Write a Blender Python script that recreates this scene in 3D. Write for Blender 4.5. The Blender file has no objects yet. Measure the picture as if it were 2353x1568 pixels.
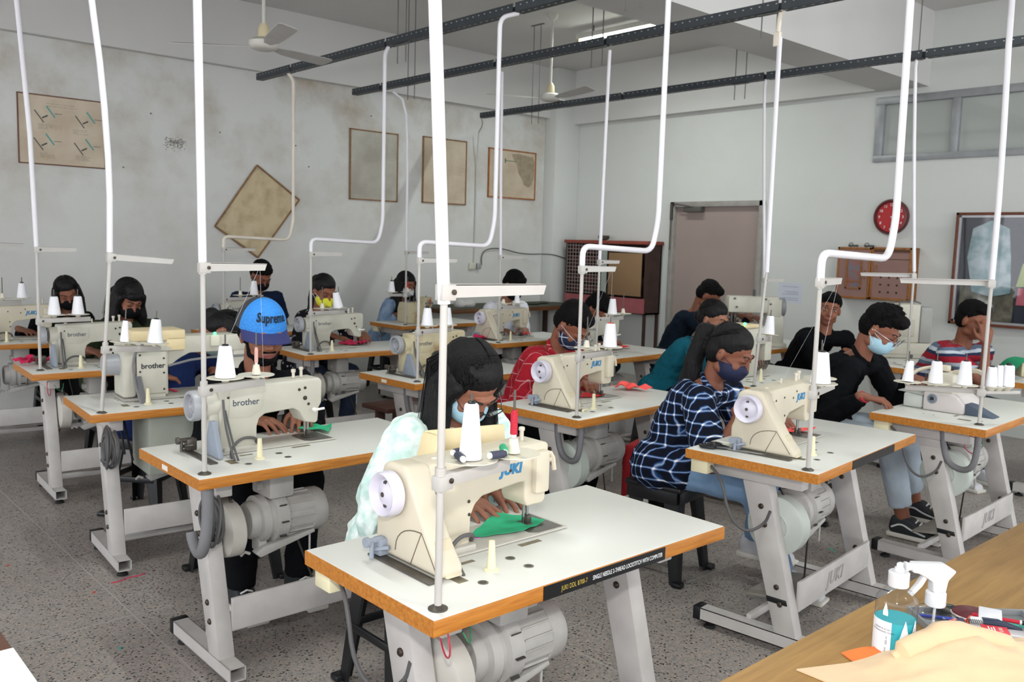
import bpy, bmesh, math, random
from mathutils import Vector as V, Matrix as M, Euler, noise
random.seed(7)
SC = bpy.context.scene
COL = SC.collection
PI = math.pi
def R(d): return math.radians(d)

# ------------------------------------------------------------------ materials
def lin(c):
    if isinstance(c, str):
        c = tuple(int(c[i:i+2], 16) for i in (0, 2, 4))
    o = []
    for x in c:
        x = x/255.0
        o.append(x/12.92 if x <= .04045 else ((x+.055)/1.055)**2.4)
    return tuple(o)+(1.0,)
MATS = {}
def mat(name, col, rough=.5, metal=0.0, var=.06, scale=8.0, bump=0.0, bscale=60.0, col2=None, v2=.5, spec=.5, coat=0.0, emit=0.0, alpha=1, trans=0.0, ior=1.45, detail=3.0, stretch=(1, 1, 1), sheen=0.0):
    if name in MATS: return MATS[name]
    m = bpy.data.materials.new(name); m.use_nodes = True
    nt = m.node_tree; N = nt.nodes; L = nt.links
    b = N['Principled BSDF']
    b.inputs['Roughness'].default_value = rough
    b.inputs['Metallic'].default_value = metal
    b.inputs['Specular IOR Level'].default_value = spec
    b.inputs['Coat Weight'].default_value = coat
    b.inputs['Transmission Weight'].default_value = trans
    b.inputs['IOR'].default_value = ior
    b.inputs['Sheen Weight'].default_value = sheen
    c = lin(col)
    tc = N.new('ShaderNodeTexCoord'); mp = N.new('ShaderNodeMapping')
    mp.inputs['Scale'].default_value = stretch
    L.new(tc.outputs['Object'], mp.inputs['Vector'])
    if var > 0 or col2:
        nz = N.new('ShaderNodeTexNoise'); nz.inputs['Scale'].default_value = scale; nz.inputs['Detail'].default_value = detail
        L.new(mp.outputs['Vector'], nz.inputs['Vector'])
        rp = N.new('ShaderNodeValToRGB'); e = rp.color_ramp.elements
        if col2:
            e[0].position = v2-.12; e[1].position = v2+.12; e[0].color = lin(col2); e[1].color = c
        else:
            e[0].position = .3; e[1].position = .7
            e[0].color = tuple(x*(1-var) for x in c[:3])+(1,); e[1].color = tuple(min(1, x*(1+var)) for x in c[:3])+(1,)
        L.new(nz.outputs['Fac'], rp.inputs['Fac']); L.new(rp.outputs['Color'], b.inputs['Base Color'])
    else:
        b.inputs['Base Color'].default_value = c
    if bump > 0:
        n2 = N.new('ShaderNodeTexNoise'); n2.inputs['Scale'].default_value = bscale; n2.inputs['Detail'].default_value = 4
        L.new(mp.outputs['Vector'], n2.inputs['Vector'])
        bp = N.new('ShaderNodeBump'); bp.inputs['Strength'].default_value = bump; bp.inputs['Distance'].default_value = .01
        L.new(n2.outputs['Fac'], bp.inputs['Height']); L.new(bp.outputs['Normal'], b.inputs['Normal'])
    if emit > 0:
        b.inputs['Emission Color'].default_value = c; b.inputs['Emission Strength'].default_value = emit
    MATS[name] = m
    return m
def N_(m): return m.node_tree.nodes
def ramp_on(m, fac_out, stops):
    nt = m.node_tree; rp = nt.nodes.new('ShaderNodeValToRGB'); cr = rp.color_ramp
    while len(cr.elements) < len(stops): cr.elements.new(.5)
    for e, (p, c) in zip(cr.elements, stops): e.position = p; e.color = c
    nt.links.new(fac_out, rp.inputs['Fac']); return rp

def mat_wall(name, base, stain, st=.5, sc=1.2):
    m = mat(name, base, rough=.85, var=0, bump=.12, bscale=25, spec=.2)
    nt = m.node_tree; N = nt.nodes; L = nt.links; b = N['Principled BSDF']
    tc = N.new('ShaderNodeTexCoord')
    n1 = N.new('ShaderNodeTexNoise'); n1.inputs['Scale'].default_value = sc; n1.inputs['Detail'].default_value = 6; n1.inputs['Roughness'].default_value = .62
    n2 = N.new('ShaderNodeTexNoise'); n2.inputs['Scale'].default_value = 5; n2.inputs['Detail'].default_value = 8; n2.inputs['Roughness'].default_value = .7
    L.new(tc.outputs['Object'], n1.inputs['Vector']); L.new(tc.outputs['Object'], n2.inputs['Vector'])
    sp = N.new('ShaderNodeSeparateXYZ'); L.new(tc.outputs['Object'], sp.inputs[0])
    mr = N.new('ShaderNodeMapRange'); mr.inputs[1].default_value = 1.2; mr.inputs[2].default_value = 3.1; mr.inputs[3].default_value = .15; mr.inputs[4].default_value = 1
    L.new(sp.outputs['Z'], mr.inputs[0])
    r1 = ramp_on(m, n1.outputs['Fac'], [(.42, (0, 0, 0, 1)), (.68, (1, 1, 1, 1))])
    r2 = ramp_on(m, n2.outputs['Fac'], [(.3, (.35, .35, .35, 1)), (.7, (1, 1, 1, 1))])
    a = N.new('ShaderNodeMath'); a.operation = 'MULTIPLY'; L.new(r1.outputs[0], a.inputs[0]); L.new(r2.outputs[0], a.inputs[1])
    a2 = N.new('ShaderNodeMath'); a2.operation = 'MULTIPLY'; L.new(a.outputs[0], a2.inputs[0]); L.new(mr.outputs[0], a2.inputs[1])
    a3 = N.new('ShaderNodeMath'); a3.operation = 'MULTIPLY'; a3.inputs[1].default_value = st; L.new(a2.outputs[0], a3.inputs[0])
    mx = N.new('ShaderNodeMixRGB'); mx.inputs[1].default_value = lin(base); mx.inputs[2].default_value = lin(stain)
    L.new(a3.outputs[0], mx.inputs[0]); L.new(mx.outputs[0], b.inputs['Base Color'])
    return m

def mat_floor():
    m = mat('terrazzo', '8a8580', rough=.38, var=0, spec=.35)
    nt = m.node_tree; N = nt.nodes; L = nt.links; b = N['Principled BSDF']
    tc = N.new('ShaderNodeTexCoord')
    vo = N.new('ShaderNodeTexVoronoi'); vo.inputs['Scale'].default_value = 125; vo.inputs['Randomness'].default_value = 1
    L.new(tc.outputs['Object'], vo.inputs['Vector'])
    sp = N.new('ShaderNodeSeparateColor'); L.new(vo.outputs['Color'], sp.inputs[0])
    chips = ramp_on(m, sp.outputs[0], [(.0, lin('454142')), (.05, lin('56514f')), (.095, lin('a39c96')), (.55, lin('b3ada8')), (.56, lin('b3a196')), (.68, lin('b3a196')), (.69, lin('8f8b88')), (1, lin('c9c5bf'))])
    chips.color_ramp.interpolation = 'CONSTANT'
    grow = ramp_on(m, vo.outputs['Distance'], [(.0, (1, 1, 1, 1)), (.55, (1, 1, 1, 1)), (.7, (0, 0, 0, 1))])
    base = N.new('ShaderNodeTexNoise'); base.inputs['Scale'].default_value = 1.1; base.inputs['Detail'].default_value = 5
    L.new(tc.outputs['Object'], base.inputs['Vector'])
    rb = ramp_on(m, base.outputs['Fac'], [(.3, lin('928b86')), (.7, lin('a8a29d'))])
    mx = N.new('ShaderNodeMixRGB'); L.new(grow.outputs[0], mx.inputs[0]); L.new(rb.outputs[0], mx.inputs[1]); L.new(chips.outputs[0], mx.inputs[2])
    mx2 = N.new('ShaderNodeMixRGB'); mx2.blend_type = 'MULTIPLY'; mx2.inputs[0].default_value = .45
    L.new(mx.outputs[0], mx2.inputs[1]); L.new(ramp_on(m, base.outputs['Fac'], [(.25, (.62, .6, .58, 1)), (.75, (1, 1, 1, 1))]).outputs[0], mx2.inputs[2])
    # panel joints
    br = N.new('ShaderNodeTexBrick'); br.offset = 0; br.inputs['Scale'].default_value = 1; br.inputs['Brick Width'].default_value = 1.2; br.inputs['Row Height'].default_value = 1.2
    br.inputs['Mortar Size'].default_value = .0035; br.inputs['Mortar Smooth'].default_value = .3
    L.new(tc.outputs['Object'], br.inputs['Vector'])
    mx3 = N.new('ShaderNodeMixRGB'); L.new(br.outputs['Fac'], mx3.inputs[0]); L.new(mx2.outputs[0], mx3.inputs[1]); mx3.inputs[2].default_value = lin('a8a39d')
    L.new(mx3.outputs[0], b.inputs['Base Color'])
    return m

def mat_plaid(name, base, line, line2=None, sc=1/.055, w=.10, soft=.05, rough=.85, dash=0):
    m = mat(name, base, rough=rough, var=0, spec=.2, bump=.15, bscale=400)
    nt = m.node_tree; N = nt.nodes; L = nt.links; b = N['Principled BSDF']
    tc = N.new('ShaderNodeTexCoord'); nz = N.new('ShaderNodeTexNoise'); nz.inputs['Scale'].default_value = 5
    L.new(tc.outputs['Object'], nz.inputs['Vector'])
    ad = N.new('ShaderNodeVectorMath'); ad.operation = 'MULTIPLY_ADD'; ad.inputs[1].default_value = (.05, .05, .05)
    L.new(nz.outputs['Color'], ad.inputs[0]); L.new(tc.outputs['Object'], ad.inputs[2])
    sp = N.new('ShaderNodeSeparateXYZ'); L.new(ad.outputs[0], sp.inputs[0])
    def stripe(sock, ww, phase=0.0, scl=None):
        mu = N.new('ShaderNodeMath'); mu.operation = 'MULTIPLY_ADD'; mu.inputs[1].default_value = scl or sc; mu.inputs[2].default_value = phase; L.new(sock, mu.inputs[0])
        pp = N.new('ShaderNodeMath'); pp.operation = 'PINGPONG'; pp.inputs[1].default_value = .5; L.new(mu.outputs[0], pp.inputs[0])
        mr = N.new('ShaderNodeMapRange'); mr.inputs[1].default_value = ww; mr.inputs[2].default_value = ww+soft; mr.inputs[3].default_value = 1; mr.inputs[4].default_value = 0
        L.new(pp.outputs[0], mr.inputs[0]); return mr.outputs[0]
    # vertical lines use x+y diagonal so that they show on all sides of the body
    s1 = N.new('ShaderNodeMath'); s1.operation = 'ADD'; L.new(sp.outputs['X'], s1.inputs[0]); L.new(sp.outputs['Y'], s1.inputs[1])
    a = stripe(sp.outputs['Z'], w); c = stripe(s1.outputs[0], w)
    ad2 = N.new('ShaderNodeMath'); ad2.operation = 'ADD'; L.new(a, ad2.inputs[0]); L.new(c, ad2.inputs[1])
    k = N.new('ShaderNodeMath'); k.operation = 'MULTIPLY'; k.inputs[1].default_value = .62; L.new(ad2.outputs[0], k.inputs[0])
    rp = ramp_on(m, k.outputs[0], [(0, lin(base)), (.35, lin(line2 or line)), (.62, lin(line)), (1, lin('ffffff' if line2 else line))])
    L.new(rp.outputs[0], b.inputs['Base Color'])
    return m
def mat_stripes(name, cols, period=.16, rough=.85, axis='Z'):
    m = mat(name, cols[0], rough=rough, var=0, spec=.2)
    nt = m.node_tree; N = nt.nodes; L = nt.links; b = N['Principled BSDF']
    tc = N.new('ShaderNodeTexCoord'); nz = N.new('ShaderNodeTexNoise'); nz.inputs['Scale'].default_value = 4; L.new(tc.outputs['Object'], nz.inputs['Vector'])
    ad = N.new('ShaderNodeVectorMath'); ad.operation = 'MULTIPLY_ADD'; ad.inputs[1].default_value = (.08, .08, .08)
    L.new(nz.outputs['Color'], ad.inputs[0]); L.new(tc.outputs['Object'], ad.inputs[2])
    sp = N.new('ShaderNodeSeparateXYZ'); L.new(ad.outputs[0], sp.inputs[0])
    mu = N.new('ShaderNodeMath'); mu.operation = 'MULTIPLY'; mu.inputs[1].default_value = 1/period; L.new(sp.outputs[axis], mu.inputs[0])
    fr = N.new('ShaderNodeMath'); fr.operation = 'FRACT'; L.new(mu.outputs[0], fr.inputs[0])
    n = len(cols); rp = ramp_on(m, fr.outputs[0], [(i/n, lin(c)) for i, c in enumerate(cols)]); rp.color_ramp.interpolation = 'CONSTANT'
    L.new(rp.outputs[0], b.inputs['Base Color'])
    return m
def mat_dots(name, base, dot, sc=28, r=.22):
    m = mat(name, base, rough=.8, var=0, spec=.2)
    nt = m.node_tree; N = nt.nodes; L = nt.links; b = N['Principled BSDF']
    tc = N.new('ShaderNodeTexCoord'); vo = N.new('ShaderNodeTexVoronoi'); vo.inputs['Scale'].default_value = sc; vo.inputs['Randomness'].default_value = .75
    L.new(tc.outputs['Object'], vo.inputs['Vector'])
    rp = ramp_on(m, vo.outputs['Distance'], [(0, lin(dot)), (r, lin(dot)), (r+.03, lin(base)), (1, lin(base))])
    L.new(rp.outputs[0], b.inputs['Base Color']); return m
def mat_wood(name, c1, c2, axis_scale=(1.5, 14, 14), rough=.45, spec=.4):
    m = mat(name, c1, rough=rough, var=0, spec=spec)
    nt = m.node_tree; N = nt.nodes; L = nt.links; b = N['Principled BSDF']
    tc = N.new('ShaderNodeTexCoord'); mp = N.new('ShaderNodeMapping'); mp.inputs['Scale'].default_value = axis_scale
    L.new(tc.outputs['Object'], mp.inputs['Vector'])
    nz = N.new('ShaderNodeTexNoise'); nz.inputs['Scale'].default_value = 3; nz.inputs['Detail'].default_value = 8; nz.inputs['Roughness'].default_value = .65; nz.inputs['Distortion'].default_value = .6
    L.new(mp.outputs[0], nz.inputs['Vector'])
    rp = ramp_on(m, nz.outputs['Fac'], [(.3, lin(c2)), (.68, lin(c1))]); L.new(rp.outputs[0], b.inputs['Base Color'])
    return m

# ------------------------------------------------------------------ mesh builder
class MB:
    def __init__(s, off=(0, 0, 0)):
        s.bm = bmesh.new(); s.off = V(off); s.mi = 0
    def _fin(s, geom_verts):
        if s.mi:
            fs = set(f for v in geom_verts for f in v.link_faces)
            for f in fs: f.material_index = s.mi
    def add(s, vs, fs):
        bv = [s.bm.verts.new(V(v)) for v in vs]
        out = []
        for f in fs:
            try: out.append(s.bm.faces.new([bv[i] for i in f]))
            except ValueError: pass
        for f in out: f.material_index = s.mi
        return bv, out
    def box(s, c, d, bev=0, rot=None, seg=2):
        hx, hy, hz = d[0]/2, d[1]/2, d[2]/2
        vs = [(x, y, z) for x in (-hx, hx) for y in (-hy, hy) for z in (-hz, hz)]
        fs = [(0, 1, 3, 2), (4, 6, 7, 5), (0, 4, 5, 1), (2, 3, 7, 6), (0, 2, 6, 4), (1, 5, 7, 3)]
        mtx = M.Translation(V(c)) @ (rot.to_4x4() if rot else M.Identity(4))
        bv, bf = s.add([mtx @ V(v) for v in vs], fs)
        if bev > 0: s._bev(bf, bev, seg)
        return s
    def _bev(s, faces, w, seg=2, ang=None):
        es = set(e for f in faces for e in f.edges)
        if ang: es = [e for e in es if len(e.link_faces) == 2 and e.calc_face_angle(0) > ang]
        r = bmesh.ops.bevel(s.bm, geom=list(es), offset=w, segments=seg, affect='EDGES', profile=.5, clamp_overlap=True)
        for f in r['faces']: f.material_index = s.mi
    def b2(s, a, b, bev=0, seg=2):
        return s.box([(a[i]+b[i])/2 for i in range(3)], [abs(b[i]-a[i]) for i in range(3)], bev, None, seg)
    def cyl(s, p0, p1, r0, r1=None, n=16, caps=True):
        r1 = r0 if r1 is None else r1
        p0, p1 = V(p0), V(p1); d = (p1-p0); q = d.to_track_quat('Z', 'Y').to_matrix()
        a = [p0 + q @ V((math.cos(2*PI*i/n)*r0, math.sin(2*PI*i/n)*r0, 0)) for i in range(n)]
        b = [p1 + q @ V((math.cos(2*PI*i/n)*r1, math.sin(2*PI*i/n)*r1, 0)) for i in range(n)]
        fs = [(i, (i+1) % n, n+(i+1) % n, n+i) for i in range(n)]
        if caps: fs += [tuple(reversed(range(n))), tuple(range(n, 2*n))]
        s.add(a+b, fs); return s
    def lathe(s, prof, c=(0, 0, 0), axis=(0, 0, 1), n=24, caps=True):
        q = V(axis).to_track_quat('Z', 'Y').to_matrix(); c = V(c)
        vs, fs = [], []
        k = len(prof)
        for (r, z) in prof:
            for i in range(n):
                vs.append(c + q @ V((math.cos(2*PI*i/n)*max(r, 1e-5), math.sin(2*PI*i/n)*max(r, 1e-5), z)))
        for j in range(k-1):
            for i in range(n):
                fs.append((j*n+i, j*n+(i+1) % n, (j+1)*n+(i+1) % n, (j+1)*n+i))
        if caps and prof[0][0] > 1e-4: fs.append(tuple(reversed(range(n))))
        if caps and prof[-1][0] > 1e-4: fs.append(tuple(range((k-1)*n, k*n)))
        s.add(vs, fs); return s
    def tube(s, pts, r, n=8, smooth=0, closed=False, flat=1.0):
        pts = [V(p) for p in pts]
        for _ in range(smooth):
            q = [pts[0]]
            for a, b in zip(pts[:-1], pts[1:]): q += [a.lerp(b, .25), a.lerp(b, .75)]
            q.append(pts[-1]); pts = q
        rr = r if isinstance(r, (list, tuple)) else None
        k = len(pts); vs, fs = [], []
        T0 = (pts[1]-pts[0]).normalized(); up = V((0, 0, 1)) if abs(T0.z) < .9 else V((1, 0, 0))
        nrm = (up - T0*up.dot(T0)).normalized()
        for j, p in enumerate(pts):
            a = pts[j-1] if j > 0 else (pts[-1] if closed else p); b = pts[j+1] if j < k-1 else (pts[0] if closed else p)
            t = (b-a)
            if t.length < 1e-9: t = T0
            t.normalize(); nrm = (nrm - t*nrm.dot(t))
            if nrm.length < 1e-6: nrm = V((1, 0, 0))
            nrm.normalize(); bn = t.cross(nrm)
            rad = rr[min(len(rr)-1, int(j*(len(rr)-1)/(k-1)+.5))] if rr else r
            for i in range(n):
                an = 2*PI*i/n; vs.append(p + nrm*math.cos(an)*rad + bn*math.sin(an)*rad*flat)
        for j in range(k-1 if not closed else k):
            jn = (j+1) % k
            for i in range(n): fs.append((j*n+i, j*n+(i+1) % n, jn*n+(i+1) % n, jn*n+i))
        if not closed: fs += [tuple(reversed(range(n))), tuple(range((k-1)*n, k*n))]
        s.add(vs, fs); return s
    def prism(s, poly, axis, a, b, bev=0, seg=2):
        # poly: 2-D points in the plane normal to axis ('x': (y,z), 'y': (x,z), 'z': (x,y))
        f = {'x': lambda p, t: (t, p[0], p[1]), 'y': lambda p, t: (p[0], t, p[1]), 'z': lambda p, t: (p[0], p[1], t)}[axis]
        n = len(poly)
        bv, bf = s.add([f(p, a) for p in poly]+[f(p, b) for p in poly], [tuple(range(n)), tuple(reversed(range(n, 2*n)))]+[(i, (i+1) % n, n+(i+1) % n, n+i) for i in range(n)])
        bmesh.ops.recalc_face_normals(s.bm, faces=bf)
        if bev > 0: s._bev(bf, bev, seg)
        return s
    def ell(s, c, r, rot=None, n=16, m=10):
        vs, fs = [], []; c = V(c)
        for j in range(m+1):
            th = PI*j/m
            for i in range(n):
                p = V((math.sin(th)*math.cos(2*PI*i/n)*r[0], math.sin(th)*math.sin(2*PI*i/n)*r[1], math.cos(th)*r[2]))
                if rot: p = rot @ p
                vs.append(c+p)
        for j in range(m):
            for i in range(n): fs.append((j*n+i, (j+1)*n+i, (j+1)*n+(i+1) % n, j*n+(i+1) % n))
        bv, bf = s.add(vs, fs)
        bmesh.ops.remove_doubles(s.bm, verts=bv, dist=1e-6)
        return s
    def cap(s, p0, p1, r0, r1=None, n=12):
        r1 = r0 if r1 is None else r1
        p0, p1 = V(p0), V(p1); d = p1-p0
        if d.length < 1e-5: return s.ell(p0, (r0,)*3, n=n, m=8)
        pr = [(r0*math.sin(a), -r0*math.cos(a)) for a in [PI/2*i/4 for i in range(5)]]
        L = d.length
        pr += [(r1*math.cos(a), L+r1*math.sin(a)) for a in [PI/2*i/4 for i in range(5)]]
        return s.lathe(pr, p0, d, n)
    def torus(s, c, R_, r, axis=(0, 0, 1), n=28, m=8, sy=1.0):
        q = V(axis).to_track_quat('Z', 'Y').to_matrix(); c = V(c)
        return s.tube([c + q @ V((math.cos(2*PI*i/n)*R_, math.sin(2*PI*i/n)*R_*sy, 0)) for i in range(n)], r, n=m, closed=True)
    def patch(s, f, nu, nv, th=.003):
        # f(u,v)->point ; closed thin cloth
        top = [[V(f(i/nu, j/nv)) for j in range(nv+1)] for i in range(nu+1)]
        vs = [p for r in top for p in r]; k = len(vs)
        vs += [p - V((0, 0, th)) for p in vs]
        w = nv+1; fs = []
        for i in range(nu):
            for j in range(nv):
                a = i*w+j; fs.append((a, a+w, a+w+1, a+1)); fs.append((k+a, k+a+1, k+a+w+1, k+a+w))
        for i in range(nu):
            a = i*w; fs.append((a, k+a, k+a+w, a+w)); a = i*w+nv; fs.append((a, a+w, k+a+w, k+a))
        for j in range(nv):
            a = j; fs.append((a, a+1, k+a+1, k+a)); a = nu*w+j; fs.append((a, k+a, k+a+1, a+1))
        s.add(vs, fs); return s
    def mesh(s, name, mats, smooth=38):
        bmesh.ops.recalc_face_normals(s.bm, faces=s.bm.faces)
        if s.off.length > 0: bmesh.ops.translate(s.bm, verts=s.bm.verts, vec=s.off)
        me = bpy.data.meshes.new(name); s.bm.to_mesh(me); s.bm.free()
        for m in (mats if isinstance(mats, (list, tuple)) else [mats]): me.materials.append(m)
        if smooth:
            me.shade_smooth(); me.set_sharp_from_angle(angle=R(smooth))
        return me
CACHE = {}
def link(name, me, parent=None):
    o = bpy.data.objects.new(name, me); COL.objects.link(o)
    if parent: o.parent = parent
    return o
def part(name, parent, fn, mats, key=None, off=(0, 0, 0), smooth=38):
    if key and key in CACHE: me = CACHE[key]
    else:
        b = MB(off); fn(b); me = b.mesh(name, mats, smooth)
        if key: CACHE[key] = me
    return link(name, me, parent)
def parts(name, parent, fns, mats, key=None, smooth=38):
    return [part(name, parent, f, mats, key and key+str(i), smooth=smooth) for i, f in enumerate(fns)]
def tag(o, label, cat, group=None, kind=None):
    o['label'] = label; o['category'] = cat
    if group: o['group'] = group
    if kind: o['kind'] = kind
    return o
def empty(name, loc, rz=0, label=None, cat=None, group=None):
    o = bpy.data.objects.new(name, None); COL.objects.link(o); o.empty_display_size = .05
    o.location = loc; o.rotation_euler = (0, 0, rz)
    if label: tag(o, label, cat, group)
    return o
def struct(name, fn, mats, smooth=30):
    b = MB(); fn(b); o = link(name, b.mesh(name, mats, smooth)); o['kind'] = 'structure'; return o
def single(name, fn, mats, label, cat, group=None, base=(0, 0, 0), rz=0, smooth=38, key=None, kind=None):
    o = part(name, None, fn, mats, key, smooth=smooth); o.location = base; o.rotation_euler = (0, 0, rz)
    return tag(o, label, cat, group, kind)
def text(name, s, size, m, parent, mtx, ext=.0006, shear=0, align='CENTER', bold=0, space=1.0, bend=None):
    cu = bpy.data.curves.new(name, 'FONT'); cu.body = s; cu.size = size; cu.extrude = ext; cu.shear = shear
    cu.align_x = align; cu.align_y = 'CENTER'; cu.offset = bold; cu.space_character = space; cu.resolution_u = 3
    o = bpy.data.objects.new(name, cu); COL.objects.link(o)
    dg = bpy.context.evaluated_depsgraph_get()
    me = bpy.data.meshes.new_from_object(o.evaluated_get(dg)); bpy.data.objects.remove(o)
    if bend:
        for v in me.vertices: v.co = bend(v.co)
    else: me.transform(mtx)
    me.materials.clear(); me.materials.append(m)
    return link(name, me, parent)

def hpf(c): return lin(c)
# palette
white_lam = mat('white_laminate', 'd6d6d0', rough=.32, var=.03, scale=3, spec=.4)
edge_wood = mat_wood('edge_wood', 'c98639', '9c5c1f', (2, 30, 30))
frame_paint = mat('frame_paint', 'bdb9b6', rough=.5, var=.10, scale=9, detail=6)
rubber = mat('black_rubber', '1b1b1c', rough=.7)
black_pl = mat('black_plastic', '17181b', rough=.35, spec=.5)
cream = mat('cream_enamel', 'cfc6b2', rough=.38, var=.05, scale=6, spec=.5)
greyen = mat('grey_enamel', 'c2bfb2', rough=.42, var=.07, scale=8, spec=.45)
oldcream = mat('stained_enamel', 'c9bf9f', rough=.45, var=0, col2='97713f', v2=.36, scale=9, detail=7)
motor_m = mat('motor_grey', 'b0aeaa', rough=.5, var=.12, scale=14, detail=6)
lilac = mat('pale_lilac_plastic', 'd3cfdc', rough=.35)
steel = mat('steel', '9a9a98', rough=.3, metal=.9, var=.08)
darksteel = mat('oily_steel', '5d5852', rough=.45, metal=.6, var=.2, scale=30)
bluegrey = mat('bluegrey_cast', '8b93a0', rough=.5, var=.1)
rod_m = mat('stand_paint', 'b9b5b0', rough=.4, var=.04)
pipe_w = mat('white_conduit', 'dddbe0', rough=.35, var=.02)
pipe_old = mat('yellowed_conduit', 'd9d0c2', rough=.4, var=.06)
thread_w = mat('white_thread', 'f3f3f8', rough=.7, var=.01, bump=.25, bscale=160, stretch=(1, 1, 14))
disc_m = mat('cream_disc', 'd8d3c2', rough=.4)
screw_m = mat('screw', '4a4138', rough=.4, metal=.7)
ivory = mat('ivory_plastic', 'e4dcb9', rough=.45)
hose_m = mat('grey_hose', '77777a', rough=.6, bump=.0)
cable_m = mat('grey_cable', '5a595a', rough=.6)
juki_blue = mat('blue_print', '2f7fae', rough=.5, var=0)
bro_grey = mat('navy_print', '3d4656', rough=.5, var=0)
cream_lid = mat('beige_plastic', 'dccaa0', rough=.4)
bgrey = mat('pale_lilac_print', 'a9a6a4', rough=.6, var=0)
green_led = mat('green_lamp', '40ff80', rough=.4, emit=6, var=0)
tin = mat('matte_aluminium', 'b5b5b6', rough=.5, metal=.4)

# ------------------------------------------------------------------ room
wall_m1 = mat_wall('plaster_left', 'd2d3d0', 'a3947e', 1.0, 1.5)
wall_m2 = mat_wall('plaster_right', 'cfd1ce', 'b5b0a4', .25, .8)
ceil_m = mat('ceiling_paint', 'd0cfcd', rough=.9, var=.03, scale=1.5, spec=.1)
struct('floor', lambda b: b.b2((-6, -6, -.1), (8.6, 8.5, 0)), mat_floor())
struct('ceiling', lambda b: b.b2((-6, -6, 3.79), (8.6, 8.5, 3.95)), ceil_m)
struct('wall_left', lambda b: b.b2((-6, 8.3, 0), (8.6, 8.5, 3.8)), wall_m1)
def wr(b):
    b.b2((8.4, 6.55, 0), (8.6, 8.5, 3.8)); b.b2((8.4, 5.3, 2.11), (8.6, 6.55, 3.8)); b.b2((8.4, 4.14, 0), (8.6, 5.3, 3.8))
    b.b2((8.4, -1, 0), (8.6, 4.14, 2.45)); b.b2((8.4, -1, 3.06), (8.6, 4.14, 3.8)); b.b2((8.4, -1, 2.45), (8.6, .6, 3.06))
struct('wall_right', wr, wall_m2)
struct('trim_1', lambda b: b.b2((-6, 8.21, 3.17), (7.97, 8.3, 3.79)), ceil_m)
struct('trim_2', lambda b: b.b2((8.3, 4.12, 3.12), (8.4, 8.1, 3.79)), ceil_m)
struct('trim_3', lambda b: b.b2((-6, 3.66, 3.12), (8.4, 4.12, 3.79)), ceil_m)
struct('trim_4', lambda b: b.b2((7.97, 8.1, 0), (8.4, 8.3, 3.79), .01), wall_m2)
# door
door_m = mat('door_laminate', '9a8a84', rough=.6, var=.05, scale=1.2)
dframe = mat('door_frame_paint', '94908a', rough=.6, var=.12, scale=12)
d = struct('door_1', lambda b: b.b2((8.42, 5.36, .01), (8.46, 6.49, 2.05)), door_m)
def dfr(b):
    b.b2((8.36, 6.49, 0), (8.47, 6.55, 2.11), .004); b.b2((8.36, 5.3, 0), (8.47, 5.36, 2.11), .004); b.b2((8.36, 5.3, 2.05), (8.47, 6.55, 2.11), .004)
part('door_frame', d, dfr, dframe)
part('door_closer', d, lambda b: (b.b2((8.33, 6.1, 1.99), (8.42, 6.34, 2.05), .008), b.tube([(8.34, 6.16, 2.04), (8.30, 6.4, 2.08), (8.36, 6.5, 2.09)], .008, 6)), mat('closer_grey', '55524f', rough=.5))
part('bolt', d, lambda b: (b.b2((8.33, 6.50, 1.9), (8.36, 6.53, 2.09), .004), b.cyl((8.33, 6.51, 1.55), (8.33, 6.51, 1.9), .006)), mat('bolt_grey', '4b4742', rough=.5))
# high window
wfr = mat('window_aluminium', '9a9c9f', rough=.45, metal=.35, var=.1, scale=10)
def wf(b):
    for y0, y1 in ((4.06, 4.14), (3.36, 3.43), (2.60, 2.67), (1.84, 1.91), (1.08, 1.15), (.6, .66)): b.b2((8.38, y0, 2.45), (8.45, y1, 3.06), .004)
    b.b2((8.375, .6, 2.45), (8.45, 4.14, 2.51), .004); b.b2((8.375, .6, 2.99), (8.45, 4.14, 3.06), .004)
w1 = struct('window_1', wf, wfr)
glass_m = mat('window_glass', 'a8ada9', rough=.06, var=.0, spec=.9, coat=1.0)
for y0, y1 in ((3.43, 4.06), (2.67, 3.36), (1.91, 2.60), (1.15, 1.84), (.66, 1.08)):
    part('pane', w1, lambda b: b.b2((8.425, y0, 2.51), (8.435, y1, 2.99)), glass_m)
struct('wall_back', lambda b: b.b2((8.55, .4, 2.3), (8.6, 4.3, 3.2)), wall_m2)

# overhead slotted rails
rail_m = mat('rail_paint', '353a3f', rough=.5, var=.12, scale=10)
hole_m = mat('rail_slot_edge', 'a2a5a5', rough=.6, var=0)
def rail(x, y0, y1, label, joints):
    def body(b):
        ys = [y0]+sorted(joints)+[y1]
        for a, c in zip(ys[:-1], ys[1:]):
            a2, c2 = a+(.012 if a != y0 else 0), c-(.012 if c != y1 else 0)
            b.b2((x-.032, a2, 2.93), (x-.028, c2, 2.985)); b.b2((x+.028, a2, 2.93), (x+.032, c2, 2.985)); b.b2((x-.032, a2, 2.93), (x+.032, c2, 2.934))
    e = tag(part('overhead_rail', None, body, rail_m), label, 'rail', 'slotted overhead power rails')
    def slots(b):
        n = int((y1-y0)/.055)
        for i in range(n):
            y = y0+.03+i*.055
            b.b2((x-.0335, y, 2.964), (x-.0315, y+.010, 2.970)); b.b2((x-.010, y, 2.9285), (x-.007, y+.02, 2.9305))
    s = part('slots', e, slots, hole_m); s['kind'] = 'stuff'
    return e
rail(1.2, -.5, 7.4, 'slotted grey rail above the leftmost row of desks, out of view', [1.5, 2.85, 4.1, 5.55])
rail(3.63, -.5, 7.42, 'dark grey slotted rail over the bent white conduits, nearest of the three', [1.62, 2.8, 4.05, 5.41, 6.8])
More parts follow.
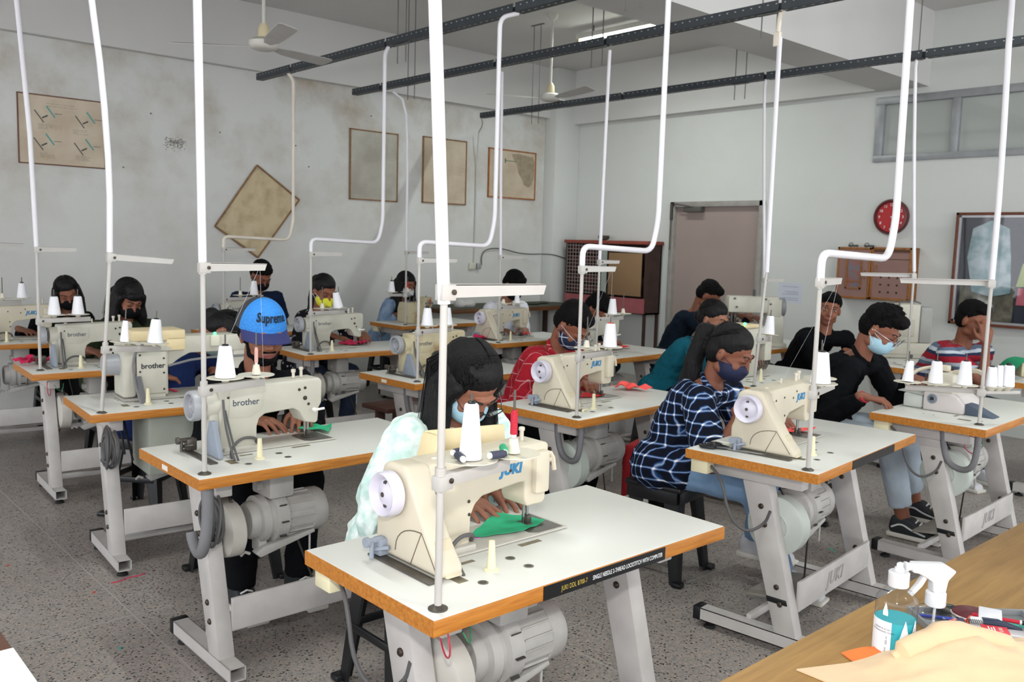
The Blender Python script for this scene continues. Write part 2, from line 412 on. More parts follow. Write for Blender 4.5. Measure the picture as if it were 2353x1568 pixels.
rail(4.6, -.5, 7.42, 'dark grey slotted rail in the middle, tube light beyond it', [1.58, 2.87, 4.2, 5.35, 6.94])
rail(6.33, -.5, 7.6, 'dark grey slotted rail nearest the door wall, lowest in the photo', [2.8, 4.05, 5.55])
hang_m = mat('hanger_rod', '5c5c5a', rough=.5)
def hanger(x, y, label, z1=3.79):
    single('rail_hanger', lambda b: (b.cyl((-.05, 0, 2.80), (-.05, 0, z1), .004, n=6), b.cyl((.05, 0, 2.80), (.05, 0, z1), .004, n=6), b.b2((-.08, -.012, 2.922), (.08, .012, 2.929)), b.b2((-.09, -.012, z1-.006), (.09, .012, z1))),
           hang_m, label, 'hanger', 'rail hangers', (x, y, 0), R(90))
for x, y, l in ((3.63, 5.25, 'pair of thin hanger rods beside the left ceiling fan'), (3.63, 3.15, 'thin hanger rods on the nearest rail right of the thick white conduit'), (4.6, 6.5, 'thin hanger rods between the left fan and the thick white conduit'),
                (4.6, 4.3, 'thin hanger rods passing behind the tube light'), (4.6, 2.95, 'thin hanger rods at the red wire tangle on the middle rail'), (6.33, 6.75, 'thin hanger rods behind the far ceiling fan'),
                (6.33, 4.3, 'thin hanger rods on the door side rail beside the slim conduit'), (6.33, 2.9, 'thin hanger rods on the door side rail behind the thick bent conduit')):
    hanger(x, y, l, 3.12 if 3.66 < y < 4.12 else 3.79)

# ceiling fans
fan_m = mat('fan_cream', 'c9c6be', rough=.5); blade_m = mat('fan_blade', 'b7b4b0', rough=.55)
def fan(x, y, z, rz, label, droop=.0):
    e = empty('ceiling_fan', (x, y, z), rz, label, 'fan', 'ceiling fans')
    part('motor_housing', e, lambda b: b.lathe([(0, -.035), (.06, -.033), (.085, -.025), (.1, -.005), (.1, .02), (.07, .04), (.03, .045)], n=32), fan_m, 'fanmotor')
    part('canopy', e, lambda b: b.lathe([(.02, .03), (.042, .05), (.038, .11), (.02, .14)], n=20), mat('fan_canopy', 'cbbf9e', rough=.5), 'fancan')
    part('down_rod', e, lambda b: b.cyl((0, 0, .1), (0, 0, 3.79-z), .012), fan_m)
    part('ceiling_cup', e, lambda b: b.lathe([(.012, 3.72-z), (.05, 3.76-z), (.055, 3.79-z)]), fan_m)
    def bl(b):
        pts = [(.09, .02), (.2, .05), (.40, .060), (.60, .064), (.625, .050), (.625, -.038), (.60, -.055), (.40, -.055), (.2, -.045), (.09, -.02)]
        b.prism(pts, 'z', -.002, .002)
        for v in b.bm.verts: v.co.z -= v.co.y*.24 + .012*(1-abs(v.co.x-.3))
    me = None
    for k in range(3):
        o = part('blade', e, bl, blade_m, 'fanblade'); o.rotation_euler = (0, R(droop), k*2*PI/3)
fan(2.8, 5.66, 2.84, R(137), 'three-bladed cream ceiling fan at upper left, nearer one', -1)
fan(6.15, 6.35, 3.0, R(142), 'three-bladed cream ceiling fan above the rack, farther one', -2)

# tube light
t = empty('tube_light', (6.73, 5.95, 3.66), 0, 'lit white fluorescent tube batten under the ceiling', 'lamp')
part('batten', t, lambda b: b.b2((-.025, -.62, .02), (.025, .62, .07), .004), mat('batten', 'c9c7c0', rough=.5))
part('tube', t, lambda b: b.cyl((0, -.6, 0), (0, .6, 0), .014, n=16), mat('tube_glow', 'fafff2', emit=14, var=0))
tl_ = bpy.data.lights.new('tube_light', 'AREA'); tl_.shape = 'RECTANGLE'; tl_.size = 1.18; tl_.size_y = .03; tl_.energy = 30; tl_.color = (.93, 1, .95)
def tubelamp(x, y, z):
    o = bpy.data.objects.new('tube_glow_light', tl_); COL.objects.link(o); o.location = (x, y, z-.018); o.rotation_euler = (0, 0, R(90))
tubelamp(6.73, 5.95, 3.66)
for s in (-1, 1):
    part('lamp_holder', t, lambda b: b.b2((-.018, s*.6-.012, -.02), (.018, s*.6+.012, .03), .004), mat('holder_yellowed', 'a08a5a', rough=.5))
    part('bracket', t, lambda b: b.cyl((0, s*.4, .06), (0, s*.4, .13), .008), hang_m)

for x_, y_, l_ in ((1.6, 2.6, 'added fill tube light on the ceiling above the camera, out of view'), (5.2, 1.2, 'added fill tube light on the ceiling at the right, out of view'), (2.2, -1.5, 'added fill tube light on the ceiling behind the camera')):  # unseen tube lights added as fill to even out the room's brightness
    t2 = empty('tube_light', (x_, y_, 3.66), 0, l_, 'lamp')
    part('batten', t2, lambda b: b.b2((-.025, -.62, .02), (.025, .62, .07), .004), MATS['batten']); part('tube', t2, lambda b: b.cyl((0, -.6, 0), (0, .6, 0), .014, n=16), MATS['tube_glow'])
    for s_ in (-1, 1): part('bracket', t2, lambda b: b.cyl((0, s_*.4, .06), (0, s_*.4, .13), .008), hang_m)
    tubelamp(x_, y_, 3.66)
# pictures on the left wall
paper_g = mat('aged_grey_paper', 'b6b3a7', rough=.35, col2='a09b8f', scale=3, var=0, spec=.5)
paper_b = mat('aged_beige_paper', 'c9bba6', rough=.4, col2='b8a892', scale=4, var=0, spec=.4)
paper_t = mat('tan_paper', 'c4b391', rough=.5, col2='ab9977', scale=7, var=0, v2=.45, bump=.5, bscale=9)
fr_o = mat_wood('picture_frame_wood', '94704a', '6e4c2e', (10, 10, 10))
ink = mat('faded_ink', '6f6a5e', rough=.8, var=0)
def poster(x0, x1, z0, z1, pm, fm, label, fw=.018, deco=None, th=.02):
    e = empty('wall_chart', ((x0+x1)/2, 8.298, z0), 0, label, 'poster')
    w, h = (x1-x0)/2, z1-z0
    def fr(b):
        b.b2((-w, -th, 0), (-w+fw, 0, h), .003); b.b2((w-fw, -th, 0), (w, 0, h), .003); b.b2((-w, -th, 0), (w, 0, fw), .003); b.b2((-w, -th, h-fw), (w, 0, h), .003)
    part('frame', e, fr, fm)
    part('sheet', e, lambda b: b.b2((-w+fw*.7, -th*.55, fw*.7), (w-fw*.7, -.002, h-fw*.7)), pm)
    if deco: deco(e, w, h, -th*.55)
    return e
def lines(n, x0, x1, z0, z1, seed, wmin=.3, th=.0022):
    def f(b, y):
        rr = random.Random(seed)
        for i in range(n):
            z = z1-(z1-z0)*i/max(1, n-1); x = x0
            while x < x1:
                l = rr.uniform(.015, .05)
                if x+l > x0+(x1-x0)*rr.uniform(.75, 1.0) and rr.random() < .3: break
                b.b2((x, y-.0008, z), (min(x+l, x1), y, z+th)); x += l+.008
    return f
teal = mat('teal_ink', '5f9c98', rough=.7, var=0); dk = mat('dark_ink', '4c4f4c', rough=.7, var=0); redi = mat('faded_red_ink', 'a5766a', rough=.7, var=0); oi = mat('ochre_ink', 'b58a4e', rough=.7, var=0)
def deco1(e, w, h, y):
    def bars(b, c_, dark):
        for cx, cz in (c_,):
            a = -.95
            rot = Euler((0, -a, 0)).to_matrix()
            if not dark: b.box((cx+.06, y-.001, cz+.045), (.11, .002, .012), rot=rot)
            else:
                b.box((cx-.03, y-.001, cz), (.12, .002, .008), rot=rot); b.box((cx+.015, y-.0012, cz+.0), (.05, .002, .012), rot=Euler((0, -.5, 0)).to_matrix())
                b.b2((cx+.09, y-.002, cz+.03), (cx+.15, y, cz+.034))
    for c_ in ((-.15, .40), (.17, .385), (-.16, .17), (.155, .155)):
        part('teal_stroke', e, lambda b: bars(b, c_, 0), teal); part('tool_sketch', e, lambda b: bars(b, c_, 1), dk)
    def wr_(b):
        lines(2, -.12, .12, h-.09, h-.07, 3)(b, y)
        for cx, cz in ((-.19, .3), (.08, .28), (-.18, .06), (.1, .06)): lines(4, cx, cx+.12, cz, cz+.035, int(cz*100+cx*50))(b, y)
    part('writing', e, wr_, ink)
    part('signature', e, lambda b: lines(2, -.17, -.1, .045, .07, 9)(b, y), oi)
    part('red_writing', e, lambda b: lines(3, -.06, .0, .3, .33, 8)(b, y), redi)
poster(1.91, 2.6, 2.12, 2.70, paper_b, mat('thin_brown_rail', '6b4636', rough=.7), 'beige drawing chart with teal tool sketches at far left of the wall', .01, deco1, .012)
poster(5.08, 5.70, 1.995, 2.745, paper_g, fr_o, 'tall greyish framed chart, leftmost of the three framed charts', .014, lambda e, w, h, y: part('writing', e, lambda b: lines(26, -w+.05, w-.06, .07, h-.08, 21)(b, y), mat('pale_ink', '918d80', rough=.8, var=0)))
poster(6.04, 6.68, 2.01, 2.76, paper_b, fr_o, 'tall beige framed chart, half hidden by the thick white conduit', .014, lambda e, w, h, y: part('writing', e, lambda b: lines(30, -w+.04, w-.05, .06, h-.1, 31)(b, y), mat('pale_brown_ink', '9b8d76', rough=.8, var=0)))
def deco4(e, w, h, y):
    part('water_stain', e, lambda b: b.prism([(-.02, h-.05), (.1, h-.035), (.22, h-.05), (w-.06, h-.06), (w-.025, h-.12), (w-.03, .30), (w-.06, .2), (w-.12, .15), (.2, .18), (.16, .25), (.10, .32), (.07, .42), (.02, .48)], 'y', y-.0006, y), mat('brown_stain', '93866f', rough=.7, col2='a39580', scale=20))
    part('green_sketch', e, lambda b: (b.b2((-.12, y-.002, h-.14), (.06, y, h-.132)), b.b2((-.13, y-.002, h-.165), (-.115, y, h-.11))), mat('green_ink', '4d7058', rough=.8, var=0))
    part('writing', e, lambda b: lines(14, -w+.06, -.0, .1, h-.25, 41)(b, y), mat('pale_ink', '918d80'))
poster(7.02, 7.81, 2.13, 2.725, paper_b, mat_wood('orange_frame_wood', 'b0703a', '84491f', (10, 10, 10)), 'wide framed chart with a brown water stain, nearest the corner', .016, deco4)
# tilted board
e = empty('fallen_chart', (4.03, 8.296, 1.36), 0, 'tan crumpled chart hanging tilted on one corner like a diamond', 'poster')
q = [(0.0, .0), (.455, .595), (-.005, .91), (-.44, .295)]
part('frame', e, lambda b: [b.tube([(q[i][0], -.012, q[i][1]), (q[(i+1) % 4][0], -.012, q[(i+1) % 4][1])], .009, 6) for i in range(4)], fr_o)
def sh(u, v):
    a = V(q[0]).lerp(V(q[1]), u); c = V(q[3]).lerp(V(q[2]), u); p = a.lerp(c, v)
    m_ = V((.01, .45)); p = m_+(p-m_)*.97
    return (p.x, -.008-.012*noise.noise((p.x*7, p.y*5, .3)), p.y)
def shf(b):
    n = 24; vs = [sh(i/n, j/n) for i in range(n+1) for j in range(n+1)]
    b.add(vs, [(i*(n+1)+j, (i+1)*(n+1)+j, (i+1)*(n+1)+j+1, i*(n+1)+j+1) for i in range(n) for j in range(n)])
part('sheet', e, shf, paper_t)
# soot spot (a real stain) and small nail holes
single('soot_mark', lambda b: [b.ell((random.gauss(0, .045), 0, random.gauss(0, .025)), (random.uniform(.002, .010), .0006, random.uniform(.002, .008)), n=7, m=5) for _ in range(150)], mat('soot', '8e8b86', rough=.9, col2='7a7672', scale=30), 'dark grey soot smudge on the wall between charts', 'stain', base=(3.22, 8.2995, 2.405), kind='stuff')
single('nails', lambda b: [b.cyl((x, -.0125, z), (x, -.0005, z), .006, n=6) for x, z in ((2.75, 2.15), (3.65, 2.55), (3.0, 2.65), (4.45, 2.5), (5.35, 2.9), (4.6, 2.3))], dk, 'small dark nail stubs scattered over the stained wall', 'nails', base=(0, 8.3, 0), kind='stuff')
# conduit line + socket + loose cable on the left wall
single('wall_cable', lambda b: b.tube([(6.95, 8.285, 1.30), (6.93, 8.27, 1.42), (7.0, 8.27, 1.50), (7.25, 8.27, 1.515), (7.6, 8.26, 1.44), (7.95, 8.09, 1.46), (8.2, 8.09, 1.40), (8.33, 8.05, 1.38)], .007, 6, 2), cable_m, 'thin dark cable sagging along the wall to the wire rack', 'cable')
single('wall_conduit', lambda b: b.tube([(6.33, 7.62, 2.95), (6.6, 7.9, 2.92), (6.83, 8.28, 2.85), (6.83, 8.285, 1.33)], .008, 8, 1), mat('painted_conduit', 'b9b9b5'), 'slim painted conduit running down the wall to the socket', 'conduit')
sk = single('wall_socket', lambda b: b.b2((-.05, -.03, -.04), (.05, 0, .04), .006), mat('socket_cream', 'c8c6b8', rough=.5), 'small cream socket box below the loose wall cable', 'socket', base=(6.8, 8.298, 1.29))
part('plug', sk, lambda b: b.b2((.06, -.05, -.035), (.12, -.002, .035), .008), mat('plug_grey', '9a9c98'))

# right wall things
ck = empty('wall_clock', (8.395, 3.915, 1.925), R(-90), 'round red wall clock with white numerals', 'clock')
part('rim', ck, lambda b: (b.lathe([(.135, 0), (.168, .0), (.17, .03), (.160, .045), (.148, .046), (.142, .03), (.14, .02)], axis=(0, -1, 0), n=48, caps=False)), mat('clock_rim', '59282a', rough=.25))
part('dial', ck, lambda b: b.lathe([(0, .02), (.146, .02), (.146, .022), (0, .022)], axis=(0, -1, 0), n=48), mat('clock_red', 'b0282d', rough=.3, var=.02))
wn = mat('white_numerals', 'e9dcdc', rough=.5, var=0)
for h in range(1, 13):
    a = R(90-30*h); mt = M.Translation((.115*math.cos(a), -.024, .115*math.sin(a))) @ Euler((R(90), 0, 0)).to_matrix().to_4x4()
    text('numeral', str(h), .036, wn, ck, mt, .0004, bold=.0006)
part('hour_hand', ck, lambda b: b.box((.034, -.027, .012), (.075, .002, .006), rot=Euler((0, R(-14), 0)).to_matrix()), wn)
part('minute_hand', ck, lambda b: b.box((.04, -.029, -.036), (.11, .002, .005), rot=Euler((0, R(42), 0)).to_matrix()), wn)
cw = mat_wood('cabinet_wood', 'a06a38', '7a4a22', (12, 12, 12)); cp = mat('cabinet_mauve_laminate', '8d6c64', rough=.5, var=.04)
def wallcab(y0, y1, z0, z1, dpt, label):
    e = empty('wall_cabinet', (8.4, (y0+y1)/2, z0), R(-90), label, 'cabinet', 'pair of small wooden wall cabinets')
    w, h = (y1-y0)/2, z1-z0
    def body(b):
        b.b2((-w, -dpt, 0), (w, -.001, h))
    part('carcass', e, body, cw)
    def fr(b):
        for a, c in (((-w, 0), (-w+.02, h)), ((w-.02, 0), (w, h)), ((-w, 0), (w, .022)), ((-w, h-.022), (w, h))): b.b2((a[0], -dpt-.018, a[1]), (c[0], -dpt, c[1]), .002)
    dr = part('door', e, lambda b: b.b2((-w+.018, -dpt-.012, .018), (w-.018, -dpt-.0005, h-.018)), cp)
    part('door_frame', e, fr, cw)
    return e, w, h, dr
e, w, h, dr = wallcab(4.02, 4.36, 1.13, 1.63, .14, 'wooden wall cabinet with a small glass pane in its door, left one')
part('pane', dr, lambda b: b.b2((-.06, -.155, .11), (.07, -.1525, .39)), mat('small_pane', '6d6c74', rough=.12, spec=.8, col2='8a5a55', scale=14))
part('pane_frame', dr, lambda b: (b.b2((-.075, -.162, .095), (-.06, -.152, .405)), b.b2((.07, -.162, .095), (.085, -.152, .405)), b.b2((-.075, -.162, .095), (.085, -.152, .11)), b.b2((-.075, -.162, .39), (.085, -.152, .405)), b.b2((-.075, -.160, .165), (.085, -.152, .175))), cw)
part('handle', dr, lambda b: b.tube([(.12, -.152, .2), (.12, -.17, .21), (.12, -.17, .27), (.12, -.152, .28)], .005, 6), cw)
e, w, h, dr = wallcab(3.63, 4.015, 1.135, 1.635, .14, 'wooden wall cabinet with nine round vent holes in its door, right one')
parts('vent_hole', dr, [lambda b, i=i, j=j: b.cyl((-.09+i*.08, -.1535, .075+j*.07), (-.09+i*.08, -.1525, .075+j*.07), .011, n=12) for i in range(3) for j in range(3)], mat('hole_dark', '3a2420', var=0))
part('fascia', dr, lambda b: (b.b2((-.17, -.162, .455), (.17, -.152, .478)), b.b2((-.17, -.155, .385), (.17, -.1525, .391))), mat('fascia_brown', '4f3120'))
part('handle', dr, lambda b: b.tube([(-.14, -.152, .25), (-.14, -.17, .26), (-.14, -.17, .32), (-.14, -.152, .33)], .005, 6), cw)
for y, l in ((4.25, 'small dark padlock lying on the left wall cabinet'), (4.09, 'second dark metal piece on the wall cabinets, right of the padlock')):
    single('padlock', lambda b: (b.b2((-.05, -.02, 0), (.04, .02, .018), .006), b.torus((.02, 0, .018), .02, .004, axis=(0, 1, .4), n=14)), dk, l, 'padlock', base=(8.32, y, 1.636), rz=R(90))
nt_ = single('notice_paper', lambda b: b.b2((-.002, -.14, 0), (0, .14, .21)), mat('notice_white', 'c9ccd8', rough=.7, var=.02), 'pale printed notice sheet taped to the wall right of the door', 'paper', base=(8.4008, 4.95, 1.03))
part('printing', nt_, lambda b: [b.b2((-.0028, -.1, z), (-.0018, .09-.03*(i % 3), z+.006)) for i, z in enumerate((.17, .12, .105, .09, .05, .03))], mat('notice_ink', '9aa0b4', var=0))
# display case
dc = empty('display_case', (8.4, 2.6, .96), R(-90), 'wide framed glass display case with hanging garment samples', 'display case')
mw = mat_wood('mahogany_frame', '7a4a38', '56301f', (10, 10, 10))
Lw, Rw, Hh = -.69, .75, 1.0
part('frame', dc, lambda b: (b.b2((Lw, -.09, 0), (Lw+.025, 0, Hh), .003), b.b2((Rw-.025, -.09, 0), (Rw, 0, Hh), .003), b.b2((Lw, -.09, 0), (Rw, 0, .025), .003), b.b2((Lw, -.09, Hh-.025), (Rw, 0, Hh), .003)), mw)
part('inner_strip', dc, lambda b: (b.b2((Lw+.025, -.08, .025), (Lw+.045, -.06, Hh-.025)), b.b2((Lw+.025, -.08, .025), (Rw-.025, -.06, .045)), b.b2((Lw+.025, -.08, Hh-.045), (Rw-.025, -.06, Hh-.025))), tin)
part('backing', dc, lambda b: b.b2((Lw+.02, -.02, .02), (Rw-.02, -.002, Hh-.02)), mat('dark_backing', '1f2535', rough=.8))
part('shelf_scene', dc, lambda b: b.b2((-.63, -.03, .045), (-.18, -.02, .36)), mat('khaki_sample', '6d6a5a', rough=.8, col2='3c3a34', scale=9))
def garment(pts, m, label, y=-.04, th=.02):
    single('garment_sample', lambda b: b.prism(pts, 'y', y-th, y, .004), m, label, 'garment', 'garment samples in the display case', (8.4, 2.6, .96), R(-90))
garment([(-.55, .86), (-.4, .93), (-.25, .86), (-.22, .6), (-.2, .3), (-.36, .26), (-.52, .3), (-.58, .6)], mat('teal_garment', '6f9296', rough=.7, col2='a9b9bd', scale=10), 'pale teal blouse sample, leftmost in the display case')
garment([(-.16, .94), (.04, .94), (.05, .35), (-.1, .33)], mat('navy_garment', '18203a', rough=.8), 'tall navy garment sample left of the teal jacket', -.03)
garment([(.06, .85), (.2, .93), (.42, .85), (.44, .5), (.1, .46)], mat('darkteal_garment', '2c4c58', rough=.8), 'dark teal jacket sample at the right of the display case', -.035)
garment([(-.12, .56), (-.02, .56), (.0, .47), (.03, .36), (-.16, .36)], mat('lime_garment', '9fae64', rough=.8), 'small lime green skirt sample in the display case', -.05, .012)
garment([(-.14, .35), (-.0, .35), (.0, .2), (-.15, .2)], mat('pink_garment', 'b8606e', rough=.8), 'small pink square sample under the lime skirt', -.05, .012)
garment([(.04, .48), (.62, .48), (.62, .06), (.04, .06)], mat('violet_garment', '6165a0', rough=.8), 'large violet cloth sample at the lower right of the case', -.04, .015)
def pane_mat(ior=1.9, tint=1.0, nm='clear_glass', ro=.04):
    m = bpy.data.materials.new(nm); m.use_nodes = True; nt = m.node_tree; N = nt.nodes; N.remove(N['Principled BSDF'])
    g = N.new('ShaderNodeBsdfGlossy'); g.inputs['Roughness'].default_value = ro; t_ = N.new('ShaderNodeBsdfTransparent'); t_.inputs[0].default_value = (tint, tint, tint*1.01, 1); mx = N.new('ShaderNodeMixShader')
    lw = N.new('ShaderNodeLayerWeight'); lw.inputs['Blend'].default_value = .5
    pw = N.new('ShaderNodeMath'); pw.operation = 'POWER'; pw.inputs[1].default_value = 4; fr = N.new('ShaderNodeMath'); fr.operation = 'MULTIPLY_ADD'; fr.inputs[1].default_value = .7; fr.inputs[2].default_value = ((ior-1)/(ior+1))**2
    nt.links.new(lw.outputs['Facing'], pw.inputs[0]); nt.links.new(pw.outputs[0], fr.inputs[0]); nt.links.new(fr.outputs[0], mx.inputs[0]); nt.links.new(t_.outputs[0], mx.inputs[1]); nt.links.new(g.outputs[0], mx.inputs[2]); nt.links.new(mx.outputs[0], N['Material Output'].inputs[0]); return m
clear = pane_mat(1.5); pet = pane_mat(1.5, .93, 'clear_pet', .08)
part('pane', dc, lambda b: b.b2((Lw+.025, -.084, .025), (Rw-.025, -.081, Hh-.025)), clear)

# rack cabinet by the corner
rk = empty('wire_rack', (8.1, 7.3, 0), R(-90), 'reddish wooden cupboard with a wire grille front and woven panel', 'cupboard')
redw = mat('red_brown_paint', '8a4034', rough=.6, var=.15, scale=8); pinkp = mat('faded_red_paint', '9a5358', rough=.6, var=.1); dkb = mat('dark_brown', '3b2822', rough=.7, var=.2)
X0, X1 = -.68, .65
part('carcass', rk, lambda b: (b.b2((X0, 0, .78), (X1, .27, .8)), b.b2((X0, 0, 1.60), (X1, .27, 1.635)), b.b2((X0, .25, .78), (X1, .27, 1.6)), b.b2((X0, 0, .78), (X0+.03, .27, 1.6)), b.b2((X1-.03, 0, .78), (X1, .27, 1.6)), b.b2((-.05, 0, .95), (-.01, .27, 1.6))), dkb)
part('top_board', rk, lambda b: b.b2((X0-.02, -.02, 1.605), (X1+.02, .28, 1.645), .004), redw)
part('lower_panel', rk, lambda b: b.b2((X0+.01, -.012, .79), (X1-.01, 0, .965)), pinkp)
part('woven_panel', rk, lambda b: b.b2((.06, -.008, .99), (.58, .0, 1.5), .002), mat_plaid('woven_cane', '7d6248', '96795a', sc=60, w=.15))
part('grille', rk, lambda b: ([b.b2((X0+.03, -.01, .99+i*.045), (-.05, -.004, .996+i*.045)) for i in range(14)], [b.b2((X0+.03+i*.05, -.01, .98), (X0+.034+i*.05, -.005, 1.6)) for i in range(13)]), mat('grille_wire', '9a8f8a', rough=.5))
part('bricks_of_cloth', rk, lambda b: [b.b2((X0+.05+i*.1, .05, 1.0+j*.12), (X0+.13+i*.1, .2, 1.09+j*.12), .006) for i in range(5) for j in range(5)], mat('dark_red_cloth', '4f2b2b', rough=.8, var=.3))
part('divider', rk, lambda b: b.b2((-.045, -.02, .97), (.03, -.002, 1.56)), mat('pale_strip', '9aa29c'))
for x in (X0+.02, X1-.02):
    for y in (.02, .25): part('leg', rk, lambda b: b.b2((x-.015, y-.015, 0), (x+.015, y+.015, .79)), dkb)
single('rope_bundle', lambda b: (b.ell((0, 0, .03), (.09, .05, .03)), b.torus((0, 0, .05), .06, .012, n=16)), mat('rope_dark', '504a40', rough=.9), 'small dark bundle lying on top of the wire rack', 'bundle', base=(8.22, 7.45, 1.645))
# back table
bt = empty('long_table', (7.05, 7.85, 0), 0, 'dark wooden long table against the left wall, covered with cloth', 'table')
part('top', bt, lambda b: b.b2((-1.2, -.3, .79), (1.0, .4, .835), .004), mat_wood('dark_table_wood', '6e4524', '4a2d17', (2, 12, 12)))
part('cover', bt, lambda b: b.b2((-1.19, -.29, .835), (.99, .39, .842), .003), mat('dark_green_cover', '4a4c42', rough=.8, var=.15))
for x in (-1.1, .9):
    for y in (-.22, .32): part('leg', bt, lambda b: b.b2((x-.025, y-.025, 0), (x+.025, y+.025, .79)), dkb)
single('cloth_heap', lambda b: [b.ell((random.uniform(-.16, .18), random.uniform(-.05, .05), .03), (random.uniform(.06, .12), .07, random.uniform(.03, .06))) for _ in range(6)], mat('white_cloth', 'c4c2c0', rough=.9, bump=.5), 'heap of white cloth on the long table by the wall', 'cloth', base=(6.35, 7.85, .842))
single('cloth_heap', lambda b: [b.ell((random.uniform(-.3, .3), random.uniform(-.05, .05), .015), (random.uniform(.1, .15), .08, random.uniform(.012, .02))) for _ in range(7)], mat('dark_cloth', '3f4238', rough=.9, bump=.5), 'flat dark cloth pile on the long table behind the man in white', 'cloth', base=(7.3, 7.85, .842))

# ------------------------------------------------------------------ sewing desks
TL, TD, TH = 1.05, .55, .765
def make_table(name_xy, rz, label, motor='cover', plate=None, extras=(), embossed=False, coil=False):
    e = empty('sewing_table', (name_xy[0], name_xy[1], 0), rz, label, 'table', 'white-topped sewing machine tables')
    def top(b):
        b.b2((.003, .003, TH-.030), (TL-.003, TD-.003, TH), .0015)
    part('tabletop', e, top, white_lam, 'tabletop')
    def band(b):
        z0, z1 = TH-.038, TH-.0015
        b.b2((0, 0, z0), (TL, .004, z1), .001); b.b2((0, TD-.004, z0), (TL, TD, z1), .001)
        b.b2((0, .004, z0), (.004, TD-.004, z1)); b.b2((TL-.004, .004, z0), (TL, TD-.004, z1))
        b.b2((.004, .004, z0), (TL-.004, TD-.004, z0+.006))
    part('edge_band', e, band, edge_wood, 'edgeband')
    # holes and slots in the top
    HU = ((.378, .182), (.378, .113), (.219, .1))
    sd = mat('slot_metal', '857c68', rough=.5, metal=.3, var=.3, scale=60)
    parts('grommet', e, [lambda b, u=u, v=v: b.lathe([(.009, 0), (.013, 0), (.013, .0012), (.009, .0012), (.009, 0)], (u, v, TH), n=16) for u, v in HU], steel, 'grommet')
    parts('cable_hole', e, [lambda b, u=u, v=v: b.cyl((u, v, TH), (u, v, TH+.0007), .009, n=14) for u, v in HU], mat('hole_dark2', '4f4a42', rough=.6), 'chole')
    parts('slot', e, [lambda b, q=q: b.b2((q[0], q[1], TH), (q[2], q[3], TH+.0006)) for q in ((.460, .228, .535, .246), (.245, .220, .295, .234), (.170, .13, .20, .19))], sd, 'slot')
    for nm, u in (('leg', .13), ('leg', .91)):
        def leg(b):
            b.prism([(.235, .66), (.345, .66), (.175, .075), (.085, .075)], 'x', u-.03, u+.03, .004)
        part(nm, e, leg, frame_paint, 'leg%.2f' % u)
        parts('bolt', e, [lambda b, z=z: b.lathe([(.011, 0), (.011, .004), (.006, .008), (0, .008)], (u-.03, .125+(z-.075)*.273, z), (-1, 0, 0), 10) for z in ((.20, .265, .50, .57) if u < .5 else (.24, .55))], screw_m, 'bolt%.2f' % u)
        part('top_bar', e, lambda b: b.b2((u-.03, .10, .66), (u+.03, .50, .727), .004), frame_paint, 'topbar%.2f' % u)
        f = part('foot', e, lambda b: (b.b2((u-.03, .0, .03), (u+.03, .53, .034)), b.b2((u-.03, .0, .078), (u+.03, .53, .082)), b.b2((u-.03, .0, .03), (u-.026, .53, .082)), b.b2((u+.026, .0, .03), (u+.03, .53, .082)), b.b2((u-.026, .526, .034), (u+.026, .53, .078))), frame_paint, 'foot%.2f' % u)
        part('end_cap', f, lambda b: b.b2((u-.032, .50, .028), (u+.032, .535, .084), .004), black_pl, 'endcap%.2f' % u)
        for v in (.045, .47):
            part('levelling_pad', f, lambda b: b.lathe([(.024, 0), (.026, .004), (.020, .012), (.007, .014), (.007, .03)], (u, v, 0), n=16), rubber, 'pad%.2f%.2f' % (u, v))
    s = part('stretcher', e, lambda b: b.b2((.16, .108, .165), (.88, .122, .285), .003), frame_paint, 'stretcher')
    if embossed:
        text('embossed_lettering', 'JUKI', .075, bgrey, s, M.Translation((.5, .106, .225)) @ Euler((R(90), 0, 0)).to_matrix().to_4x4(), .0012, .25, bold=.002, space=1.15)
    part('lower_rod', e, lambda b: b.b2((.15, .30, .07), (.89, .32, .10), .003), frame_paint, 'lowrod')
    pd = part('treadle', e, lambda b: b.box((.5, .3, .125), (.36, .24, .012), .004, Euler((R(-8), 0, 0)).to_matrix()), mat('treadle_iron', '8d8880', rough=.6, var=.2, scale=12), 'treadle')
    part('treadle_rod', e, lambda b: (b.cyl((.6, .28, .14), (.47, .22, .42), .004, n=8), b.ell((.6, .28, .135), (.01, .01, .01), n=8, m=6)), darksteel, 'trodd')
    # clutch motor
    if motor:
        mo = part('motor', e, lambda b: (
            b.lathe([(.03, .265), (.062, .268), (.070, .28), (.070, .30), (.088, .305), (.088, .335), (.078, .34), (.078, .355), (.094, .36), (.094, .405), (.084, .41), (.0, .412)], (0, .235, .515), (1, 0, 0), 32),
            b.lathe([(0, .41), (.080, .412), (.080, .515), (.084, .517), (.084, .56), (.076, .575), (0, .578)], (0, .235, .515), (1, 0, 0), 32),
            [b.box((.465, .235+math.cos(a)*.081, .515+math.sin(a)*.081), (.10, .004, .009), 0, Euler((a-PI/2, 0, 0)).to_matrix()) for a in [PI/9*i for i in range(18)]]), motor_m, 'motor')
        parts('motor_vent', mo, [lambda b, a=PI/5*i: b.box((.382, .235+math.cos(a)*.0935, .515+math.sin(a)*.0935), (.028, .02, .003), 0, Euler((a, 0, 0)).to_matrix()) for i in range(10)], mat('vent_dark', '3a3836', rough=.7), 'motorv')
        part('motor_bracket', mo, lambda b: (b.b2((.33, .16, .60), (.43, .31, .725), .01), b.cyl((.31, .235, .64), (.45, .235, .64), .018), b.b2((.30, .13, .712), (.46, .34, .727), .003)), motor_m, 'motorb')
